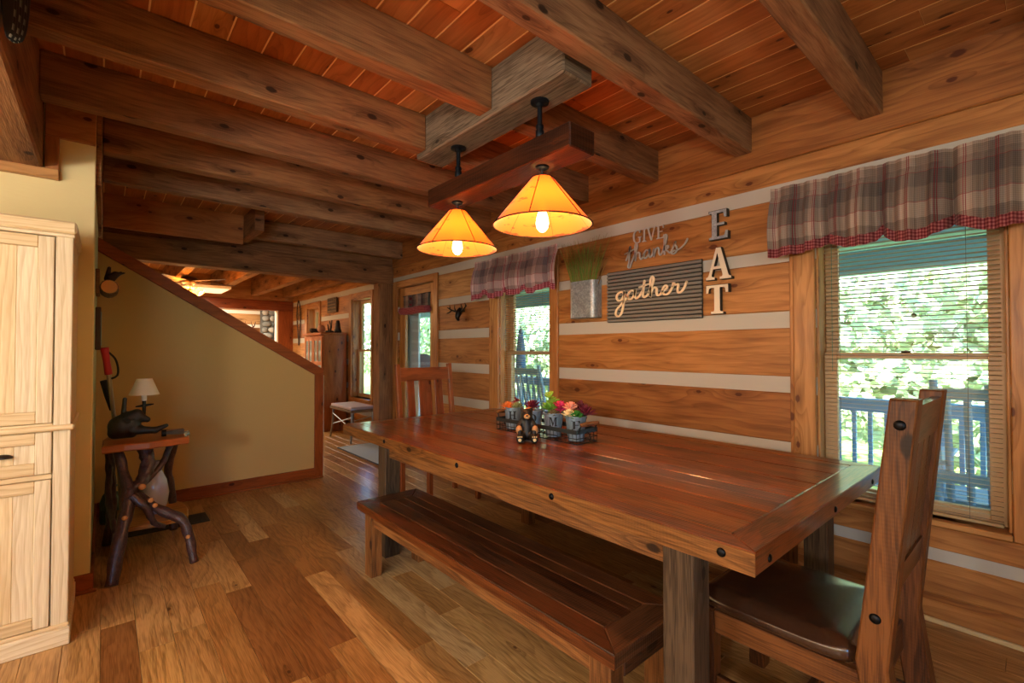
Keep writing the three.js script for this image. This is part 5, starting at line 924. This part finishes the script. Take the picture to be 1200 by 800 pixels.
{ // great room: stone chimney breast with a television and a deer figure on the mantel
  const s = struct('trim_6', 'grey fieldstone chimney breast in the great room', 'chimney'), r = rng(141), stone = ['#8a8a80', '#6f7068', '#a09a8a', '#5f635e'].map((c) => std(c, 0.9));
  part(s, 'mortar', cbox(3.3, 3.94, 0, CEIL, -14.58, -14.3, 0, 'x'), std('#55554e', 1));
  for (let y = 0.02; y < 2.7; y += 0.16) for (let x = 3.28; x < 3.9;) { const w = 0.14 + r() * 0.16; const g = new THREE.IcosahedronGeometry(1, 1); g.scale(Math.min(w, 3.94 - x) / 2, 0.078, 0.05); g.rotateZ((r() - 0.5) * 0.2); part(s, 'stone', g.translate(x + Math.min(w, 3.94 - x) / 2, y + 0.075, -14.29), stone[Math.floor(r() * 4)]); x += w; }
  const tv = thing('television', 'black flat television on the stone chimney', 'television', [3.75, 1.3, -14.22]); part(tv, 'bezel', cbox(-0.19, 0.19, 0, 1.0, -0.02, 0.02, 0.005, 'x'), std('#0c0d10', 0.3)); part(tv, 'screen', cbox(-0.175, 0.175, 0.03, 0.97, 0.02, 0.024, 0.001, 'x'), phys('#10141c', 0.06));
  const m = thing('mantel_shelf', 'pale mantel shelf under the television', 'shelf', [3.55, 1.12, -14.13]); part(m, 'shelf_board', cbox(-0.38, 0.38, 0, 0.05, -0.12, 0.12, 0.006, 'x'), M.pale[2]);
  for (const x of [-0.25, 0.3]) part(m, 'bracket', cbox(x - 0.04, x + 0.04, -0.14, 0, -0.12, 0.06, 0.006, 'y'), M.pale[0]);
  const d = thing('antler_mount', 'dark antlered deer mount on the bright far log wall', 'wall mount', [2.98, 1.76, NORTH + 0.02]);
  part(d, 'mount', merge([limb([[0, 0, 0.01], [0, 0.08, 0.08], [0, 0.1, 0.2]], [0.08, 0.06, 0.035], 8, 10), ...[-1, 1].flatMap((k) => [limb([[k * 0.03, 0.12, 0.08], [k * 0.14, 0.18, 0.1], [k * 0.18, 0.32, 0.12]], [0.02, 0.016, 0.008], 8, 8), limb([[k * 0.13, 0.17, 0.1], [k * 0.08, 0.26, 0.12], [k * 0.07, 0.32, 0.12]], [0.014, 0.006], 6, 7)])]), std('#5a3c28', 0.8));
  solo('white_wall_panel', 'pale blue framed panel beside the antler mount', 'picture', cbox(-0.14, 0.14, 0, 0.4, 0, 0.03, 0.005, 'y'), paint('#c4d4e0', 0.5), [2.35, 1.62, NORTH]);
}

// ------------------------------------------------------------------ porch and garden
const porchBlue = paint('#7f9cac', 0.6), porchTeal = paint('#84b4b4', 0.6);
{
  const d = struct('floor_porch', 'grey-blue porch deck of long boards', 'floor');
  for (let i = 0; i < 17; i++) part(d, 'deck_board', cbox(3.24 + i * 0.146, 3.38 + i * 0.146, -0.13, -0.1, -10.6, 4, 0.003, 'z'), paint('#aebccb', 0.6));
  const r = struct('ceiling_porch', 'teal boarded porch roof with outer beam', 'roof'), sl = (x) => 2.72 - (x - 3.2) * 0.14;
  for (let i = 0; i < 16; i++) { const a = 3.24 + i * 0.175, b = a + 0.17, g = cbox(a, b, 0, 0.03, -10.65, 4.2, 0.004, 'z'), p = g.attributes.position; for (let k = 0; k < p.count; k++) p.setY(k, p.getY(k) + sl(p.getX(k))); part(r, 'roof_board', g, porchTeal); }
  { const g = cbox(3.2, 6.1, 0.034, 0.09, -10.68, 4.25, 0, 'z'), p = g.attributes.position; for (let k = 0; k < p.count; k++) p.setY(k, p.getY(k) + sl(p.getX(k))); part(r, 'roof_covering', g, std('#3a3f3c', 0.9)); }
  for (let i = 0; i < 12; i++) { const z = -10.3 + i * 1.25, g = cbox(3.25, 5.9, -0.13, 0, z, z + 0.05, 0.004, 'x'), p = g.attributes.position; for (let k = 0; k < p.count; k++) p.setY(k, p.getY(k) + sl(p.getX(k))); part(r, 'rafter', g, porchTeal); }
  part(r, 'outer_beam', cbox(5.66, 5.8, 2.07, 2.3, -10.6, 4.1, 0.006, 'z'), porchTeal);
  const posts = [-10.55, -7.7, -5.0, -2.3, 0.6, 3.6];
  for (const z of posts) part(r, 'porch_post', cbox(5.66, 5.8, -0.1, 2.07, z - 0.07, z + 0.07, 0.008, 'y'), porchBlue);
  for (let i = 0; i + 1 < posts.length; i++) {
    const a = posts[i] + 0.07, b = posts[i + 1] - 0.07, t = thing('porch_railing', ['slatted porch railing beyond the living room', 'slatted porch railing seen through the glass door', 'slatted porch railing behind the flower-pot window', 'slatted porch railing behind the near chair window', 'last slatted porch railing beside the corner post'][i], 'railing', [5.73, -0.1, (a + b) / 2]), h = (b - a) / 2;
    part(t, 'top_rail', cbox(-0.06, 0.06, 0.885, 0.93, -h, h, 0.006, 'z'), porchBlue); part(t, 'upper_rail', cbox(-0.02, 0.02, 0.8, 0.885, -h, h, 0.004, 'z'), porchBlue); part(t, 'bottom_rail', cbox(-0.02, 0.02, 0.08, 0.16, -h, h, 0.004, 'z'), porchBlue);
    const n = Math.floor(2 * h / 0.13), bg = cbox(-0.018, 0.018, 0.16, 0.8, -0.018, 0.018, 0.003, 'y'); for (let k = 1; k < n; k++) part(t, 'baluster', bg, porchBlue).position.z = -h + 2 * h * k / n;
  }
}
function porchChair(label, x, z) {
  const t = thing('porch_rocker', label, 'rocking chair', [x, -0.1, z], 0, 'rocking chairs on the porch'), m = porchBlue;
  const lean = (y) => -0.02 - (y - 0.4) * 0.22;    // faces +x, back leans towards the house
  for (let i = 0; i < 6; i++) { const zz = -0.24 + i * 0.096, top = 1.21 - Math.abs(i - 2.5) * 0.022; part(t, 'back_slat', limb([[lean(0.42), 0.42, zz], [lean(0.8), 0.8, zz], [lean(top), top, zz]], [0.02, 0.02], 4, 4), m).scale.set(1, 1, 1); }
  for (const y of [0.55, 1.1]) part(t, 'back_rail', cbox(lean(y) - 0.035, lean(y) - 0.01, y, y + 0.07, -0.3, 0.3, 0.004, 'z'), m);
  for (const s of [-1, 1]) { part(t, 'back_post', limb([[lean(0.2), 0.1, s * 0.3], [lean(0.6), 0.6, s * 0.3], [lean(1.22), 1.22, s * 0.3]], [0.026, 0.022], 6, 8), m); part(t, 'front_post', limb([[0.46, 0.08, s * 0.3], [0.46, 0.4, s * 0.3], [0.46, 0.66, s * 0.3]], [0.024, 0.022], 4, 8), m); part(t, 'arm', cbox(-0.1, 0.52, 0.66, 0.69, s * 0.3 - 0.045, s * 0.3 + 0.045, 0.006, 'x'), m); part(t, 'rocker', limb([[-0.35, 0.1, s * 0.3], [0.1, 0.025, s * 0.3], [0.6, 0.075, s * 0.3]], [0.022, 0.022, 0.022], 12, 8), m); }
  for (let i = 0; i < 5; i++) part(t, 'seat_slat', cbox(0.0 + i * 0.095, 0.085 + i * 0.095, 0.4, 0.425, -0.28, 0.28, 0.004, 'z'), m);
}
porchChair('blue rocking chair on the porch outside the near chair window', 4.25, -0.2);
porchChair('blue rocking chair on the porch outside the flower-pot window', 4.25, -4.45);
{
  const t = thing('covered_grill', 'round covered grill on the porch outside the glass door', 'grill', [4.3, -0.1, -7.35]), m = std('#5a6472', 0.7);
  part(t, 'cover', lathe([[0.34, 0.1], [0.36, 0.5], [0.37, 0.85], [0.34, 1.05], [0.24, 1.22], [0.1, 1.32], [0, 1.34]], 28), m); part(t, 'base', lathe([[0, 0], [0.22, 0], [0.24, 0.1], [0, 0.1]], 20), M.black); part(t, 'stripe', tr(lathe([[0.372, 0], [0.378, 0.01], [0.378, 0.06], [0.372, 0.07]], 28), 0, 0.82, 0), std('#a83a4a', 0.8));
  const u = thing('closed_umbrella', 'closed blue patio umbrella on the porch outside the flower-pot window', 'umbrella', [5.2, -0.1, -5.75]); part(u, 'folded_canopy', lathe([[0, 1.78], [0.03, 1.74], [0.07, 1.45], [0.09, 1.1], [0.05, 1.0], [0, 1.0]], 14), std('#5a7690', 0.9)); part(u, 'pole', rod([0, 0.05, 0], [0, 1.8, 0], 0.018), M.white); part(u, 'base', lathe([[0, 0], [0.2, 0], [0.2, 0.04], [0.04, 0.08], [0, 0.08]], 18), M.black);
}
{ // lawn and trees
  const gn = [pnoise(801, 60, 60), pnoise(802, 9, 9)];
  const grassMap = tex(256, 256, (u, v) => { const q = gn[0](u * 60, v * 60), b = gn[1](u * 9, v * 9), k = q * 0.6 + b * 0.4; return [mix(96, 168, k), mix(122, 180, k), mix(52, 100, k)]; });
  grassMap.repeat.set(14, 14);
  const g = new THREE.PlaneGeometry(120, 140, 40, 40); g.rotateX(-Math.PI / 2); const p = g.attributes.position; for (let i = 0; i < p.count; i++) { const x = p.getX(i); p.setY(i, x > -40 ? Math.max(0, (x + 45) * 0.1) + 0.3 * Math.sin(x * 0.4 + p.getZ(i) * 0.3) : 0); } g.computeVertexNormals();
  const lawn = new THREE.Mesh(g, new THREE.MeshStandardMaterial({ map: grassMap, roughness: 1 })); lawn.name = 'ground'; lawn.position.set(56, -1.6, -10); lawn.receiveShadow = true; lawn.userData = { kind: 'structure', label: 'sunlit grassy slope beyond the porch', category: 'ground' }; scene.add(lawn);
  const leafG = new THREE.BufferGeometry(); leafG.setAttribute('position', new THREE.Float32BufferAttribute([0, 0, 0, 0.5, 0.45, 0.08, 0, 1, 0, -0.5, 0.45, 0.08], 3)); leafG.setAttribute('uv', new THREE.Float32BufferAttribute([0, 0, 1, 0, 1, 1, 0, 1], 2)); leafG.setIndex([0, 1, 2, 0, 2, 3]); leafG.computeVertexNormals();
  const leafM = ['#b2c498', '#c2d0a6', '#a4ba90'].map((c) => new THREE.MeshPhysicalMaterial({ color: new THREE.Color(c), roughness: 0.7, transmission: 0.35, thickness: 0, side: THREE.DoubleSide }));
  const spots = [[9.5, -1.5, 5.5, 2.2, 'near leafy tree outside the near chair window'], [10.5, 1.8, 6, 2.6, 'leafy tree at the right beyond the porch rail'], [9.8, -5.2, 5.2, 2.1, 'slim leafy tree between the two windows'], [10, -8.8, 5.6, 2.3, 'leafy tree outside the flower-pot window'], [11.5, -12.5, 6.5, 2.7, 'leafy tree outside the glass door'], [10.5, -17, 7, 2.9, 'broad leafy tree past the glass door'], [15, 0, 9, 3.6, 'tall tree in the second row at the right'], [15.5, -7, 9, 3.8, 'tall tree in the second row behind the windows'], [16, -14.5, 10, 4, 'tall tree in the second row past the grill'], [15, -23, 10, 4.2, 'tall tree in the second row at the far left'], [22, -3, 13, 5, 'great tree at the back of the slope on the right'], [23, -14, 13, 5.4, 'great tree at the back of the slope in the middle'], [22, -27, 13, 5.4, 'great tree at the back of the slope on the left'], [12, -31, 9, 4, 'leafy tree by the far corner of the garden'], [13.5, 5.5, 8, 3.4, 'leafy tree beyond the end of the porch']];
  spots.forEach(([x, z, h, rad, label], i) => {
    const r = rng(900 + i), gy = -1.6 + Math.max(0, (x - 56 + 45) * 0.1), t = thing('garden_tree', label, 'tree', [x, gy - 0.2, z], 0, 'trees beyond the porch');
    part(t, 'trunk', limb([[0, 0, 0], [0.1, h * 0.35, 0.05], [-0.05, h * 0.7, 0.1]], [0.16 * rad / 2.5, 0.11 * rad / 2.5, 0.05], 12, 8, 0.08, i), M.bark);
    const n = 8000, im = new THREE.InstancedMesh(leafG, leafM[i % 3], n), d = new THREE.Object3D(), blobs = Array.from({ length: 16 }, () => { const a = r() * 6.28, e = Math.sqrt(r()); return [Math.cos(a) * e * rad * 0.7, h * (0.22 + 0.72 * r()), Math.sin(a) * e * rad * 0.7, rad * (0.3 + 0.25 * r())]; });
    for (let k = 0; k < n; k++) {
      const b = blobs[Math.floor(r() * 16)], a = r() * 6.28, c = r() * 2 - 1, s = Math.sqrt(1 - c * c), q = b[3] * Math.cbrt(0.35 + 0.65 * r());
      d.position.set(b[0] + Math.cos(a) * s * q, b[1] + c * q * 0.8, b[2] + Math.sin(a) * s * q); d.rotation.set(r() * 6, r() * 6, r() * 6); d.scale.setScalar((0.10 + 0.11 * r()) * (0.6 + rad * 0.22)); d.updateMatrix(); im.setMatrixAt(k, d.matrix);
    }
    im.name = 'crown'; im.userData.kind = 'stuff'; im.castShadow = im.receiveShadow = true; t.add(im);
  });
}
renderer.render(scene, camera);
